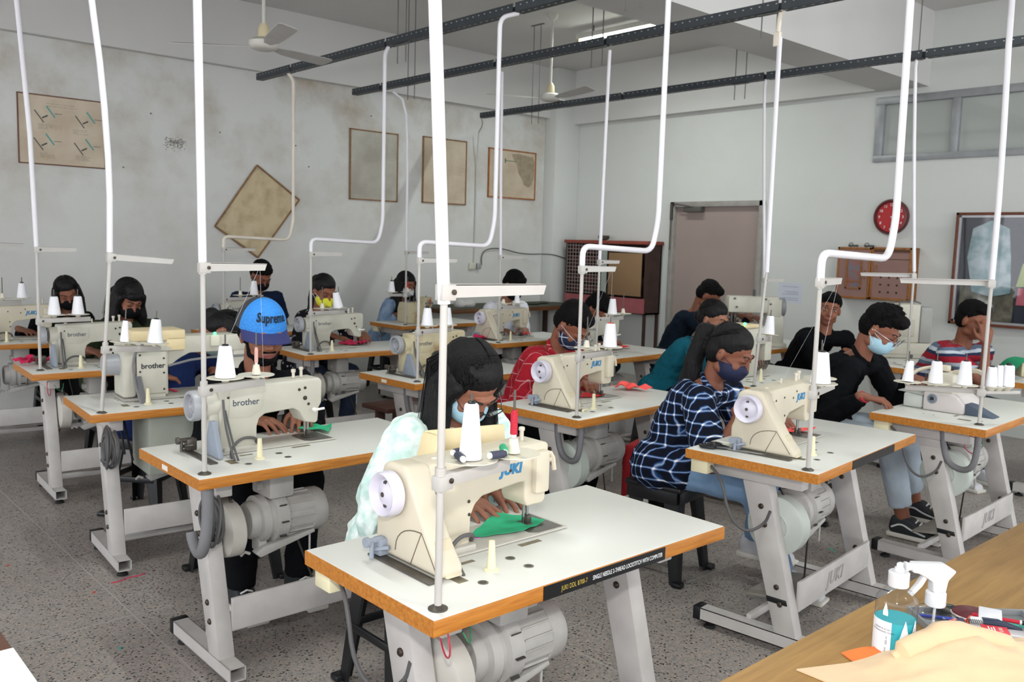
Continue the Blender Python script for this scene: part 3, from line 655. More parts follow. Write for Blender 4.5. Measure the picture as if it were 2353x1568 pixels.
        part('clutch_lever', mo, lambda b: (b.prism([(.28, .405), (.31, .425), (.52, .455), (.525, .44), (.36, .40), (.30, .385)], 'y', .17, .21, .005), b.b2((.30, .19, .40), (.335, .25, .46), .006), b.cyl((.51, .19, .35), (.51, .19, .45), .004), b.tube([(.27, .2, .40), (.25, .2, .41), (.24, .21, .395)], .006, 6)), motor_m, 'clever')
        if motor == 'cover':
            part('belt_cover', mo, lambda b: (b.lathe([(0, .165), (.082, .167), (.098, .175), (.100, .19), (.100, .225), (.085, .235), (0, .236)], (0, .225, .50), (1, 0, 0), 32), b.b2((.185, .245, .50), (.235, .325, .60), .008)), mat('belt_cover', 'c2beb6', rough=.45, var=.08), 'bcover')
        elif motor == 'disc':
            part('belt_cover', mo, lambda b: b.lathe([(0, .150), (.05, .15), (.054, .146), (.06, .15), (.108, .153), (.118, .16), (.118, .22), (.10, .235), (0, .236)], (0, .225, .485), (1, 0, 0), 40), mat('belt_cover_green', 'bcc4bd', rough=.4, var=.05), 'bdisc')
        part('drive_belt', mo, lambda b: (b.tube([(.215, .30, .50), (.20, .345, .72), (.19, .36, .765)], .005, 6), b.tube([(.215, .16, .50), (.20, .29, .72), (.19, .31, .765)], .005, 6)), black_pl, 'belt')
    if motor == 'box':
        part('control_box', e, lambda b: b.b2((.26, .06, .44), (.74, .34, .727), .008), mat('green_grey_box', '9ba095', rough=.5), 'ctrlbox')
    if 'hose' in extras:
        part('hose', e, lambda b: b.tube([(.09, .06, .725), (.09, .06, .64), (.085, .07, .56), (.10, .12, .53), (.11, .19, .55), (.11, .22, .62), (.11, .23, .72)], .015, 10, 2), hose_m, 'hose')
    if 'bighose' in extras:
        part('hose', e, lambda b: b.tube([(.05, .05, .728), (.05, .05, .60), (.035, .055, .50), (.05, .13, .465), (.05, .18, .50), (.05, .19, .53)], .02, 12, 2), hose_m, 'bighose')
    if 'switch' in extras:
        part('switch_box', e, lambda b: b.b2((.02, .46, .67), (.075, .535, .727), .005), ivory, 'switchb')
        part('switch_cable', e, lambda b: b.tube([(.05, .46, .70), (.035, .40, .66), (.03, .36, .52), (.06, .30, .46), (.10, .24, .50), (.10, .22, .56)], .006, 8, 2), cable_m, 'switchc')
    if coil:
        part('cable_coil', e, lambda b: [b.torus((.10+random.uniform(-.015, .015), .12+random.uniform(-.012, .012), .60-random.uniform(0, .03)), .062+random.uniform(-.012, .012), .006, axis=(1, random.uniform(-.25, .25), random.uniform(-.15, .15)), n=24, m=6, sy=1.25) for _ in range(9)], cable_m, None)
    if 'redwire' in extras:
        part('red_wire', e, lambda b: b.torus((.10, .09, .665), .042, .0022, axis=(1, -.4, .1), n=24, m=5), mat('red_wire', 'c2344a', rough=.4), 'redwire')
        part('green_wire', e, lambda b: b.tube([(.12, .05, .69), (.14, .05, .655), (.17, .08, .65), (.18, .10, .69)], .002, 5, 1), mat('green_wire', '3f8f62', rough=.4), 'greenwire')
    if plate:
        pl = part('name_plate', e, lambda b: b.b2((.32, -.0022, TH-.0375), (.773, 0, TH-.003)), mat('plate_black', '141416', rough=.3), 'nplate')
        if plate == 2:
            text('lettering', 'JUKI DDL 8700-7', .0175, mat('gold_print', 'b8a24c', rough=.5, var=0), pl, M.Translation((.378, -.003, TH-.021)) @ Euler((R(90), 0, 0)).to_matrix().to_4x4() @ M.Diagonal((.66, 1, 1, 1)), .0002, align='LEFT', space=1.08)
            text('lettering', 'SINGLE NEEDLE 2-THREAD LOCKSTITCH WITH COMPUTER', .0165, mat('white_print', 'e8e8e8', rough=.5, var=0), pl, M.Translation((.487, -.003, TH-.021)) @ Euler((R(90), 0, 0)).to_matrix().to_4x4() @ M.Diagonal((.62, 1, 1, 1)), .0002, align='LEFT')
    if 'sticker' in extras:
        part('sticker', e, lambda b: b.b2((-.0012, .27, TH-.03), (0, .32, TH-.012)), mat('white_sticker', 'e3ddd2', rough=.6), 'sticker')
    if 'tape' in extras:
        part('tape', e, lambda b: b.prism([(.128, .20), (.212, .20), (.218, .222), (.134, .222)], 'x', .098, .162, .002), black_pl, 'tape')
    return e

def lockstitch(xy, rz, label, kind, lid=False, stained=False):
    ox, oy, oz = -.4, -.34, -TH
    c, s = math.cos(rz), math.sin(rz)
    e = empty('sewing_machine', (xy[0]+c*.4-s*.34, xy[1]+s*.4+c*.34, TH+.0012), rz, label, 'sewing machine', 'industrial lockstitch sewing machines')
    off = (ox, oy, oz); body_m = cream if kind == 'juki' else (oldcream if stained else greyen); sfx = kind+('s' if stained else '')
    P = lambda n, fn, m, k, par=e: part(n, par, fn, m, k, off)
    P('bed', lambda b: (b.b2((.19, .262, TH), (.668, .425, TH+.006), .003), b.b2((.21, .275, TH), (.345, .415, TH+.02), .006)), mat('bed_plate', 'bdb9b0', rough=.4, var=.06, scale=20), 'bed')
    P('needle_plate', lambda b: (b.prism([(.54, .285), (.56, .27), (.655, .27), (.655, .41), (.56, .41), (.54, .395)], 'z', TH+.006, TH+.0072), b.b2((.57, .30, TH+.0072), (.60, .38, TH+.008))), mat('needle_plate', '77736e', rough=.35, metal=.6, var=.2), 'nplate_m')
    def arm(b):
        b.mi = 0
        if kind == 'juki':
            prof = [(.20, TH+.01), (.335, TH+.01), (.338, TH+.09), (.352, TH+.118), (.375, TH+.135), (.50, TH+.150), (.525, TH+.150), (.525, TH+.10), (.535, TH+.078), (.595, TH+.078), (.605, TH+.09), (.612, TH+.245), (.60, TH+.252), (.21, TH+.245), (.20, TH+.235)]
        else:
            prof = [(.20, TH+.01), (.345, TH+.01), (.345, TH+.085), (.355, TH+.115), (.378, TH+.130), (.495, TH+.138), (.52, TH+.125), (.545, TH+.080), (.592, TH+.070), (.602, TH+.078), (.606, TH+.13), (.618, TH+.15), (.620, TH+.235), (.608, TH+.250), (.20, TH+.240)]
        b.prism(prof, 'y', .292, .392, .008, 3)
        b.mi = 1
        pts = ((.243, .20), (.318, .205), (.40, .195), (.43, .22), (.47, .19), (.328, .13), (.33, .095)) if kind == 'juki' else ((.30, .222), (.365, .21), (.35, .16), (.25, .145), (.232, .205), (.52, .21), (.545, .215), (.545, .175), (.56, .15))
        for i, (u, z) in enumerate(pts):
            r = .0045 if kind == 'juki' or i < 5 else (.006 if i != 7 else .009)
            b.lathe([(r, 0), (r, .002), (r*.5, .003), (0, .003)], (u, .2925, TH+z), (0, -1, 0), 10)
    P('arm', arm, [body_m, screw_m], 'arm'+sfx)
    if kind == 'juki':
        P('back_plate', lambda b: b.prism([(.205, .17), (.27, .225), (.505, .24), (.505, .162), (.378, .145), (.355, .13), (.345, .10), (.335, .085), (.215, .065)], 'y', .2885, .294, .0015), body_m, 'bplate'+sfx) if False else None
        P('end_cover', lambda b: b.prism([(.155, TH+.008), (.43, TH+.008), (.428, TH+.09), (.415, TH+.12), (.412, TH+.20), (.40, TH+.235), (.38, TH+.247), (.31, TH+.247), (.292, TH+.235), (.285, TH+.21), (.205, TH+.085), (.158, TH+.03)], 'x', .135, .205, .010, 3), body_m, 'ecover'+sfx)
        P('cover_seams', lambda b: (b.tube([(.1342, .275, TH+.012), (.1342, .232, TH+.100), (.1342, .172, TH+.02)], .0014, 5), b.tube([(.1342, .232, TH+.100), (.1342, .27, TH+.098), (.1342, .31, TH+.085), (.1342, .335, TH+.06), (.1342, .34, TH+.03)], .0014, 5, 1)), mat('seam_brown', '6a6050', rough=.6), 'seams')
        P('belt_guard', lambda b: b.prism([(.15, TH+.006), (.20, TH+.085), (.215, TH+.085), (.26, TH+.006)], 'x', .150, .200, .004), mat('guard_cream', 'c9bda3', rough=.45), 'bguard')
        P('face_cover', lambda b: b.b2((.548, .272, TH+.115), (.600, .300, TH+.232), .007), body_m, 'fcover'+sfx)
        P('tension_knob', lambda b: (b.tube([(.605, .30, TH+.22), (.625, .29, TH+.215), (.628, .285, TH+.17)], .007, 8, 1), b.cyl((.61, .30, TH+.2), (.622, .29, TH+.2), .008)), body_m, 'tknob'+sfx)
        L = text('lettering', 'JUKI', .036, juki_blue, e, M.Translation((.472-.4, .2915-.34, .192)) @ Euler((R(90), 0, 0)).to_matrix().to_4x4(), .0006, .18, bold=.0022, space=1.12)
        wx, wm = .125, lilac
        P('handwheel', lambda b: b.lathe([(.016, -.02), (.036, -.008), (.042, -.020), (.052, -.026), (.056, -.018), (.056, .008), (.045, .012), (0, .012)], (.118, .345, TH+.175), (1, 0, 0), 40), lilac, 'wheelj')
        P('wheel_hub', lambda b: (b.lathe([(0, -.022), (.006, -.022), (.007, -.018), (.017, -.018), (.017, -.008)], (.118, .345, TH+.175), (1, 0, 0), 20), b.cyl((.104, .345, TH+.203), (.112, .345, TH+.203), .006), b.cyl((.104, .345, TH+.147), (.112, .345, TH+.147), .006)), darksteel, 'hubj')
    else:
        P('nameplate', lambda b: b.prism([(.235, .125), (.335, .115), (.368, .145), (.37, .225), (.24, .232), (.232, .20)], 'y', .2885-.0, .2935, .0015) if False else [b.prism([(.232, TH+.13), (.32, TH+.125), (.365, TH+.155), (.37, TH+.225), (.24, TH+.228)], 'y', .2885, .2935, .0015)], body_m, 'nplateb'+sfx)
        text('lettering', 'brother', .034, bro_grey, e, M.Translation((.30-.4, .2885-.34, .182)) @ Euler((R(90), 0, 0)).to_matrix().to_4x4(), .0004, 0, bold=.0003, space=.98)
        P('end_cover', lambda b: (b.lathe([(.048, 0), (.052, .01), (.052, .05), (.035, .055), (0, .055)], (.155, .343, TH+.175), (1, 0, 0), 28), b.b2((.165, .30, TH+.01), (.203, .385, TH+.20), .01)), body_m, 'ecoverb'+sfx)
        P('belt_guard', lambda b: (b.prism([(.20, TH+.004), (.255, TH+.13), (.285, TH+.13), (.30, TH+.09), (.33, TH+.004)], 'x', .155, .175, .003)), bluegrey, 'bguardb')
        P('handwheel', lambda b: b.lathe([(0, -.004), (.018, -.004), (.021, -.012), (.026, -.012), (.029, -.0), (.040, -.002), (.044, -.020), (.053, -.020), (.056, -.012), (.056, .010), (.04, .014), (0, .014)], (.128, .345, TH+.178), (1, 0, 0), 40), mat('wheel_grey', 'a4a6ab', rough=.35, var=.06), 'wheelb')
        P('reverse_lever', lambda b: (b.cyl((.585, .285, TH+.125), (.585, .295, TH+.125), .009), b.tube([(.57, .282, TH+.128), (.59, .28, TH+.126), (.622, .28, TH+.128)], [.006, .005, .005], 8)), mat('white_lever', 'e9e7e2', rough=.3), 'rlever')
    P('base_strip', lambda b: b.b2((.105, .16, TH), (.135, .42, TH+.005), .001), darksteel, 'bstrip')
    P('bobbin_winder', lambda b: (b.b2((.112, .375, TH+.005), (.150, .41, TH+.05), .005), b.cyl((.085, .39, TH+.045), (.13, .39, TH+.045), .008), b.cyl((.078, .39, TH+.045), (.088, .39, TH+.045), .013), b.cyl((.095, .385, TH+.004), (.095, .385, TH+.045), .006), b.cyl((.10, .40, TH+.02), (.13, .36, TH+.03), .006)), bluegrey if kind == 'juki' else darksteel, 'winder'+kind)
    nb = P('needle_bar', lambda b: (b.cyl((.572, .345, TH+.03), (.572, .345, TH+.09), .0042, n=10), b.cyl((.586, .345, TH+.02), (.586, .345, TH+.09), .0048, n=10), b.cyl((.572, .345, TH+.004), (.572, .345, TH+.03), .0012, n=6)), steel, 'nbar')
    P('presser_foot', lambda b: (b.b2((.578, .334, TH+.012), (.595, .36, TH+.035), .003), b.b2((.566, .325, TH+.009), (.592, .365, TH+.013), .001), b.tube([(.586, .36, TH+.03), (.60, .38, TH+.02), (.61, .385, TH+.035)], .002, 6)), darksteel, 'pfoot', nb)
    tgm = mat('guide_cream', 'cfc8bb', rough=.4, metal=.2)
    for i_, f_ in enumerate([lambda b: (b.cyl((.52, .34, TH+.25), (.52, .34, TH+.272), .006), b.cyl((.52, .34, TH+.272), (.52, .34, TH+.284), .009)), lambda b: (b.cyl((.556, .345, TH+.25), (.556, .345, TH+.282), .006), b.lathe([(.009, 0), (.009, .008), (.006, .01)], (.556, .345, TH+.28), n=12)), lambda b: (b.cyl((.40, .35, TH+.246), (.40, .35, TH+.27), .004), b.tube([(.37, .35, TH+.262), (.385, .35, TH+.255), (.40, .35, TH+.262)], .002, 6)), lambda b: b.lathe([(.01, 0), (.008, .006), (0, .007)], (.25, .34, TH+.244), n=12)]):
        P('thread_guide', f_, tgm, 'tguide%d' % i_)
    P('cables', lambda b: (b.tube([(.212, .29, TH+.20), (.212, .275, TH+.12), (.205, .22, TH+.05), (.20, .17, TH+.0)], .0045, 7, 2), b.tube([(.345, .30, TH+.02), (.33, .27, TH+.05), (.26, .25, TH+.06), (.215, .24, TH+.02), (.205, .20, TH+.0)], .0055, 7, 2), b.tube([(.22, .29, TH+.16), (.225, .27, TH+.10), (.215, .20, TH+.03), (.21, .16, TH+.0)], .004, 7, 2)), cable_m, 'mcables')
    if lid:
        part('raised_lid', e, lambda b: (b.box((.05, .118, .245), (.285, .012, .072), .005, Euler((R(-10), R(3), 0)).to_matrix()), b.prism([(-.155, .190), (-.125, .178), (-.105, .20), (-.080, .285), (-.10, .285), (-.122, .212)], 'y', .05, .122, .005)), cream_lid)
    return e

def cone_profile(rb, rt, h):
    return [(0, .0), (rb, 0), (rb, .004), (rb*.985+rt*.015, .008), (rt, h-.004), (rt*.8, h), (rt*.4, h), (rt*.38, h-.01), (0, h-.01)]
def cone(xyz, label, rb=.034, rt=.021, h=.11, tilt=None, m=None, cap=None, group='white thread cones on the stands'):
    o = part('thread_cone', None, lambda b: b.lathe(cone_profile(rb, rt, h), n=28), m or thread_w, 'cone%.3f%.3f%.3f%s' % (rb, rt, h, (m or thread_w).name))
    tag(o, label, 'thread cone', group); o.location = xyz
    if tilt: o.rotation_euler = tilt
    part('cone_tip', o, lambda b: b.lathe([(.0035, h-.012), (rt*.55, h-.008), (rt*.55, h+.004), (rt*.35, h+.006), (.0035, h+.006)], n=16), cap or black_pl, 'tip%.3f%s' % (rt, (cap or black_pl).name))
    return o
def stand(xy, label, lower=(.24, .05), upper=(.24, 0), discs=(), holders=(), zt=1.08, ztop=1.48, base=True, zup=1.455):
    e = empty('thread_stand', (xy[0], xy[1], TH), 0, label, 'thread stand', 'pole thread stands on the sewing tables')
    z = zt-TH
    part('pole', e, lambda b: b.cyl((0, 0, 0), (0, 0, ztop-TH), .0083, n=16), rod_m, 'pole%.3f' % ztop)
    part('flange', e, lambda b: b.lathe([(.022, 0), (.022, .003), (.013, .008), (.0083, .010)], n=20), darksteel, 'flange')
    if lower:
        a = math.atan2(lower[1], lower[0]); L = math.hypot(*lower)
        lo = part('lower_arm', e, lambda b: (b.b2((.0, -.012, -.012), (L, -.009, .014), .001), b.b2((0, -.012, .012), (L, .012, .015), .001), b.lathe([(.0125, -.022), (.0125, .03)], n=16), b.b2((-.014, -.014, -.02), (.026, .014, .012), .002)), rod_m, 'larm%.3f' % L); lo.location = (0, 0, z-.03); lo.rotation_euler = (0, 0, a)
        part('clamp_screw', lo, lambda b: b.lathe([(.006, 0), (.006, .003), (0, .004)], (.018, -.0145, 0), (0, -1, 0), 10), screw_m, 'cscrew')
    if upper:
        a = math.atan2(upper[1], upper[0]); L = math.hypot(*upper)
        up = part('upper_arm', e, lambda b: (b.b2((-.014, -.014, -.018), (.022, .014, .016), .002), b.prism([(.0, -.012), (L-.008, -.009), (L, .014), (0, .016)], 'y', -.013, -.011), b.prism([(.0, .014), (L, .0125), (L, .0145), (0, .017)], 'y', -.013, .010), b.lathe([(.0135, -.022), (.0135, .02)], n=16)), rod_m, 'uarm%.3f' % L); up.location = (0, 0, zup-TH); up.rotation_euler = (0, 0, a)
        part('clamp_screw', up, lambda b: [b.lathe([(.006, 0), (.006, .003), (0, .004)], (x, -.014, 0), (0, -1, 0), 10) for x in (.015,)], screw_m, 'cscrewu')
    for (x, y) in list(discs)+list(holders):
        dsc = part('spool_disc', e, lambda b: b.lathe([(0, -.012), (.012, -.012), (.014, -.004), (.062, .0015), (.062, .0035), (.012, 0), (0, 0)], n=36), disc_m, 'disc'); dsc.location = (x, y, z-.002)
        part('spindle', dsc, lambda b: b.cyl((0, 0, 0), (0, 0, .15), .003, n=8), darksteel, 'spindle')
    for (x, y) in holders:
        hd = part('cone_holder', e, lambda b: b.lathe([(.016, 0), (.016, .002), (.011, .030), (.010, .034), (0, .035)], n=16), disc_m, 'holder'); hd.location = (x, y, z+.002)
    return e
def conduit(pts, label, r=.0135, old=False, smooth=0):
    return single('conduit_pipe', lambda b: b.tube(pts, r, 14, smooth), pipe_old if old else pipe_w, label, 'conduit', 'white power conduits from the overhead rails')
def rnd_bend(pts, rad=.07, n=5):
    pts = [V(p) for p in pts]; out = [pts[0]]
    for a, p, c in zip(pts[:-2], pts[1:-1], pts[2:]):
        u, w = (a-p), (c-p); r = min(rad, u.length*.45, w.length*.45); s, t = p+u.normalized()*r, p+w.normalized()*r
        for i in range(n+1):
            k = i/n; out.append(s.lerp(p, k).lerp(p.lerp(t, k), k))
    out.append(pts[-1]); return out

WHO = dict(B1='girl with long hair and glasses, front desk', A1='bearded man in the blue cap', A2='girl in navy with head down', A3='woman in dark green with a black mask', A4='woman in black at far left',
           B2='empty seat behind the white conduit', B3='girl in polka dots with a yellow mask', B4='man in navy below the tilted chart', C1='man in the red checked shirt', C2='man in dark teal behind',
           WS='man in the white shirt', D0='girl in a denim jacket', D1='girl in the plaid shirt', D2='woman in the teal top', E1='man in black with a light blue mask')
DESK = dict(A1=(1.135, 2.761, 0), A2=(1.181, 4.042, -4), A3=(1.273, 5.38, -3), A4=(1.22, 6.93, -4), B1=(1.083, 1.418, 0), B2=(2.88, 3.988, 2), B3=(2.96, 5.39, -3), B4=(3.0, 6.86, 1), C1=(2.903, 2.74, 3.5), C2=(4.55, 4.15, 3),
            WS=(4.62, 5.30, 0), D0=(4.784, 6.852, 0), D1=(2.913, 1.558, 5.7), D2=(4.48, 2.818, .8), E1=(4.34, 1.506, 2))
TCFG = dict(A1=dict(extras=('bighose', 'sticker'), coil=True), A2=dict(motor='box', coil=True), A3=dict(extras=('redwire',)), B1=dict(plate=2, extras=('switch', 'redwire')), B2=dict(extras=('hose', 'sticker')), B3=dict(extras=('hose',)), C1=dict(extras=('hose',), motor='disc'),
            D1=dict(plate=1, motor='disc', extras=('switch', 'tape'), embossed=True), E1=dict(motor='disc', extras=('hose', 'switch', 'tape', 'redwire'), embossed=True), C2=dict(), WS=dict(), D0=dict(extras=('switch',)), D2=dict(), A4=dict(), B4=dict())
for k, (x, y, a) in DESK.items():
    make_table((x, y), R(a), 'white-topped sewing table of the '+WHO[k], **TCFG[k])
PEG = {}
def loc(k, u, v, z=TH):
    x, y, a = DESK[k]; c, s = math.cos(R(a)), math.sin(R(a))
    return V((x+c*u-s*v, y+s*u+c*v, z))
for k in DESK:
    if k in ('E1', 'D0'): continue
    single('rest_peg', lambda b: b.lathe([(.019, 0), (.019, .004), (.012, .007), (.009, .05), (.0075, .075), (0, .076)], n=16), ivory, 'small ivory peg, table of the '+WHO[k], 'peg', 'head-rest pegs on the sewing tables', loc(k, .285, .148), key='peg')
MT = dict(B1='juki', C1='juki', D1='juki', WS='juki', A4='juki', A1='brother', A3='brother', B2='brother', B3='brother', B4='brother', C2='brother')
MADJ = dict(juki='cream sewing machine with blue lettering', brother='grey sewing machine with dark lettering')
for k, t_ in MT.items():
    x, y, a = DESK[k]
    lockstitch((x, y), R(a), MADJ[t_]+' of the '+WHO[k], t_, lid=(k == 'B1'), stained=(k == 'B2'))
TILT = dict(A2=4.0, D2=5.4)
# thread stands: (pole xy, discs)
ST = dict(B1=((1.128, 1.464), dict(lower=(.215, .03), upper=(.285, -.0), discs=[(.098, .02)], holders=[(.213, .005)])),
          A1=((1.179, 2.82), dict(lower=(.235, .05), upper=(.22, .0), discs=[(.088, .03)], holders=[(.205, .04)])),
          A2=((1.235, 4.062), dict(lower=(.25, .03), upper=(.28, .01), discs=[(.09, .03), (.215, .0)])),
          A3=((1.347, 5.51), dict(lower=(.28, .02), upper=(.215, .02), discs=[(.09, .03), (.215, .02)])),
          A4=((1.27, 7.0), dict(lower=(.34, .04), upper=(.36, .0), discs=[(.345, .03)], holders=[(.22, .03)])),
          B2=((2.938, 4.047), dict(lower=(.26, .04), upper=(.265, .0), discs=[(.10, .05), (.235, .04)])),
          B3=((3.021, 5.414), dict(lower=(.28, .03), upper=(.24, .0), discs=[(.24, .04)], holders=[(.1, .02)])),
          B4=((3.06, 6.90), dict(lower=(.3, .03), upper=(.27, .0), discs=[(.28, .04)], holders=[(.15, .02)])),
          C1=((2.946, 2.796), dict(lower=(.26, .04), upper=(.2, -.02), discs=[(.245, .03)], holders=[(.115, .06)])),
          C2=((4.60, 4.20), dict(lower=(.3, .03), upper=(.2, .0), discs=[(.19, .03)], holders=[(.33, .05)])),
          D1=((2.942, 1.616), dict(lower=(.25, .06), upper=(.19, .03), discs=[(.074, .014)], holders=[(.2, .085)])),
          D2=((4.519, 2.861), dict(lower=(.14, .02), upper=None, discs=[(.13, .02)])),
          D0=((4.885, 6.94), dict(lower=(-.15, .06), upper=(.26, .0), discs=[(-.13, .05)], holders=[(.04, .03)])),
          WS=((4.68, 5.345), dict(lower=(.24, .03), upper=(.24, .0), discs=[(.22, .03)], holders=[(.07, .03)])),
          E1=((4.447, 1.577), dict(lower=(-.21, .27), upper=(-.33, .28), discs=[(-.205, .266), (-.13, .165), (-.06, .06)], zt=.955, ztop=1.45, zup=1.44)))
for k, (p, kw) in ST.items():
    o_ = stand(p, 'pole thread stand of the '+WHO[k], **kw)
    if k in TILT: o_.rotation_euler = (0, R(TILT[k]), 0)
# cones
def cones(k, i, label, **kw):
    p, c = ST[k]; z = c.get('zt', 1.08)
    x, y = (list(c.get('discs', []))+list(c.get('holders', [])))[i]
    if k in TILT:
        t_ = R(TILT[k]); zz = z-TH; kw['tilt'] = (0, t_, 0)
        cone((p[0]+x*math.cos(t_)+zz*math.sin(t_), p[1]+y, TH+zz*math.cos(t_)-x*math.sin(t_)+.0018), label, **kw); return
    cone((p[0]+x, p[1]+y, z+.0018), label, **kw)
cones('B1', 0, 'tall slim white thread cone in front of the girl with glasses', rb=.0258, rt=.016, h=.124)
cones('A1', 0, 'fat white thread cone beside the man in the blue cap', h=.108)
cones('A2', 0, 'slim white thread cone, left of two near the green-shirted woman', rb=.019, rt=.011, h=.095)
cones('A2', 1, 'fat white thread cone, right of two near the green-shirted woman', h=.108)
cones('A3', 0, 'fat white thread cone, left of two before the woman in black', h=.105)
cones('A3', 1, 'fat white thread cone, right of two before the woman in black', h=.105)
cones('A4', 0, 'white thread cone on the stand at the far left edge', h=.105)
cones('B2', 0, 'white thread cone half hidden left of the thick white conduit', h=.1)
cones('B2', 1, 'white thread cone half hidden right of the thick white conduit', h=.1)
cones('B3', 0, 'tilted white thread cone beside the yellow-masked girl', h=.11, tilt=(0, R(-12), 0))
cones('B4', 0, 'white thread cone before the man in the navy t-shirt', h=.115)
cones('C1', 0, 'white thread cone with a red tip by the man in red', h=.112, rt=.024, cap=mat('red_tip', 'c24a3c', rough=.4))
cones('C2', 0, 'white thread cone high behind the man in the red shirt', h=.11)
cones('D1', 0, 'large white thread cone to the right of the plaid girl', h=.115, rb=.036, rt=.024)
cones('D2', 0, 'white thread cone beside the leaning pole by the teal woman', h=.11)
cones('D0', 0, 'small white thread cone by the girl in denim', h=.1)
cones('WS', 0, 'slim white thread cone before the man in white', rb=.024, rt=.012, h=.105)
cones('E1', 0, 'slim white cone, leftmost of the row of six cones', rb=.026, rt=.016, h=.10, tilt=(0, R(8), 0))
cones('E1', 1, 'fat white cone, second from left in the row of six', rb=.032, rt=.023, h=.105)
cones('E1', 2, 'fat white cone, third from left in the row of six', rb=.034, rt=.022, h=.112)
def thread(p, tip, guide, label=None, c='e9e9ec'):
    return single('sewing_thread', lambda b: (b.tube([p, V(p).lerp(V(tip), .5), tip], .00035, 4), b.tube([tip, guide], .00035, 4)), mat('thread_'+c, c, rough=.6, var=0), label, 'thread', 'loose threads between stands and machines')
thread((1.179+.088, 2.85, 1.19), (1.179+.2, 2.82, 1.46), (1.135+.40, 2.761+.35, 1.036), 'thin pale thread rising from the cone by the blue cap')
thread((2.942+.074, 1.63, 1.20), (2.942+.18, 1.64, 1.46), (2.913+.37, 1.558+.38, 1.036), 'thin pale thread rising from the cone by the plaid girl')
thread((2.946+.245, 2.826, 1.20), (2.946+.19, 2.78, 1.46), (2.903+.38, 2.74+.37, 1.036), 'thin pale thread rising from the cone by the man in red')
# right tray of the six-cone stand
tr = empty('cone_tray', (4.447, 1.577, .95), R(-32), 'right-hand arm and tray holding three cones of the six', 'tray')
part('arm', tr, lambda b: b.b2((.012, -.01, -.035), (.20, .01, -.02), .002), rod_m)
for i, (x, r_) in enumerate(((.045, .026), (.085, .018), (.13, .03))):
    part('disc', tr, lambda b: b.lathe([(0, -.02), (.012, -.02), (.03, 0), (.03, .002), (0, .002)], (x, 0, 0), n=24), disc_m)
cr, sr = math.cos(R(-32)), math.sin(R(-32))
for x, rb, rt, h, l in ((.045, .026, .020, .092, 'short white cone right of the pole, fourth in the row of six'), (.088, .016, .013, .10, 'narrow white cone squeezed between two others, fifth of the six'), (.135, .029, .023, .10, 'fat white cone at the right end of the row of six')):
    cone((4.447+cr*x, 1.577+sr*x, .953), l, rb=rb, rt=rt, h=h)
# small spools
def spool(p, label, m, r=.009, h=.055, ax=(0, 0, 1), g='small thread tubes'):
    o = single('thread_tube', lambda b: b.lathe([(r*.5, 0), (r*.75, 0), (r*.75, h*.1), (r, h*.13), (r, h*.87), (r*.75, h*.9), (r*.75, h), (r*.5, h), (r*.5, 0)], axis=ax, n=20), m, label, 'thread spool', g, p)
    part('core', o, lambda b: b.lathe([(r*.5, -.001), (r*.78, -.001), (r*.78, h*.11), (r*.5, h*.11)], axis=ax, n=20), mat('core_white', 'd9d6d0', rough=.6))
    return o
red_t = mat('red_thread', 'c02238', rough=.6, bump=.4, bscale=300); grn_t = mat('green_thread', '2fa877', rough=.6, bump=.4, bscale=300); nvy_t = mat('slate_thread', '3c3f52', rough=.6, bump=.4, bscale=300, var=.2)
bx, by = 1.128, 1.464
spool((bx+.213, by+.005, 1.118), 'red thread tube standing on the front spool holder', red_t, .0085, .064)
spool((bx+.165, by-.02, 1.0925), 'green thread tube lying on the front right spool disc', grn_t, .009, .045, (.55, .8, .1))
spool((bx+.052, by-.012, 1.0925), 'slate thread tube lying left of the front white cone', nvy_t, .009, .045, (.3, .8, 0))
spool((bx+.118, by-.02, 1.0925), 'dark thread tube lying right of the front white cone', nvy_t, .009, .045, (.9, -.1, 0))
spool((bx+.07, by+.05, 1.0925), 'dark thread tube lying behind the front white cone', nvy_t, .008, .05, (1, .1, 0))
spool((1.179+.205, 2.82+.04, 1.117), 'pink thread tube on the holder by the blue cap', mat('pink_thread', 'd9a9a0', rough=.6), .0065, .06)
spool((4.885+.04, 6.94+.03, 1.117), 'tiny red thread tube on the stand of the denim girl', red_t, .009, .06)

# conduits
conduit([(1.128, 1.464, 1.43), (1.09, 1.464, 2.04), (1.05, 1.464, 2.93)], 'thick bright white conduit in front at the centre of the photo', .0138)
conduit([(1.179, 2.82, 1.455), (1.17, 2.82, 2.3), (1.17, 2.84, 2.93)], 'white conduit above the man in the blue cap')
conduit([(1.283, 4.062, 1.475), (1.289, 4.062, 1.8), (1.268, 4.062, 2.2), (1.235, 4.08, 2.55), (1.2, 4.09, 2.93)], 'slightly bowed white conduit, second from the left edge', smooth=1)
conduit([(1.347, 5.51, 1.455), (1.33, 5.51, 2.1), (1.29, 5.53, 2.8), (1.28, 5.54, 2.93)], 'white conduit nearest the left edge of the photo')
conduit([(4.447, 1.577, 1.44), (4.45, 1.577, 1.95), (4.39, 1.577, 2.7), (4.42, 1.577, 2.93)], 'white conduit at the right edge over the six cones', smooth=1)
conduit([(4.585, 2.861, 1.44), (4.583, 2.861, 1.75), (4.585, 2.865, 2.3), (4.585, 2.865, 2.78)], 'white conduit ending at a red wire tangle below the rail')
conduit([(4.60, 4.20, 1.47), (4.61, 4.2, 2.3), (4.62, 4.2, 2.9)], 'slim white conduit to the dark teal man, right of the fan', .012)
conduit([(4.68, 5.345, 1.47), (4.66, 5.345, 2.1), (4.645, 5.345, 2.9)], 'slim white conduit to the man in white', .012)
conduit([(4.885, 6.94, 1.47), (4.88, 6.94, 2.4), (4.85, 6.94, 2.85), (4.7, 6.94, 2.93)], 'slim white conduit to the girl in denim', .012, smooth=1)
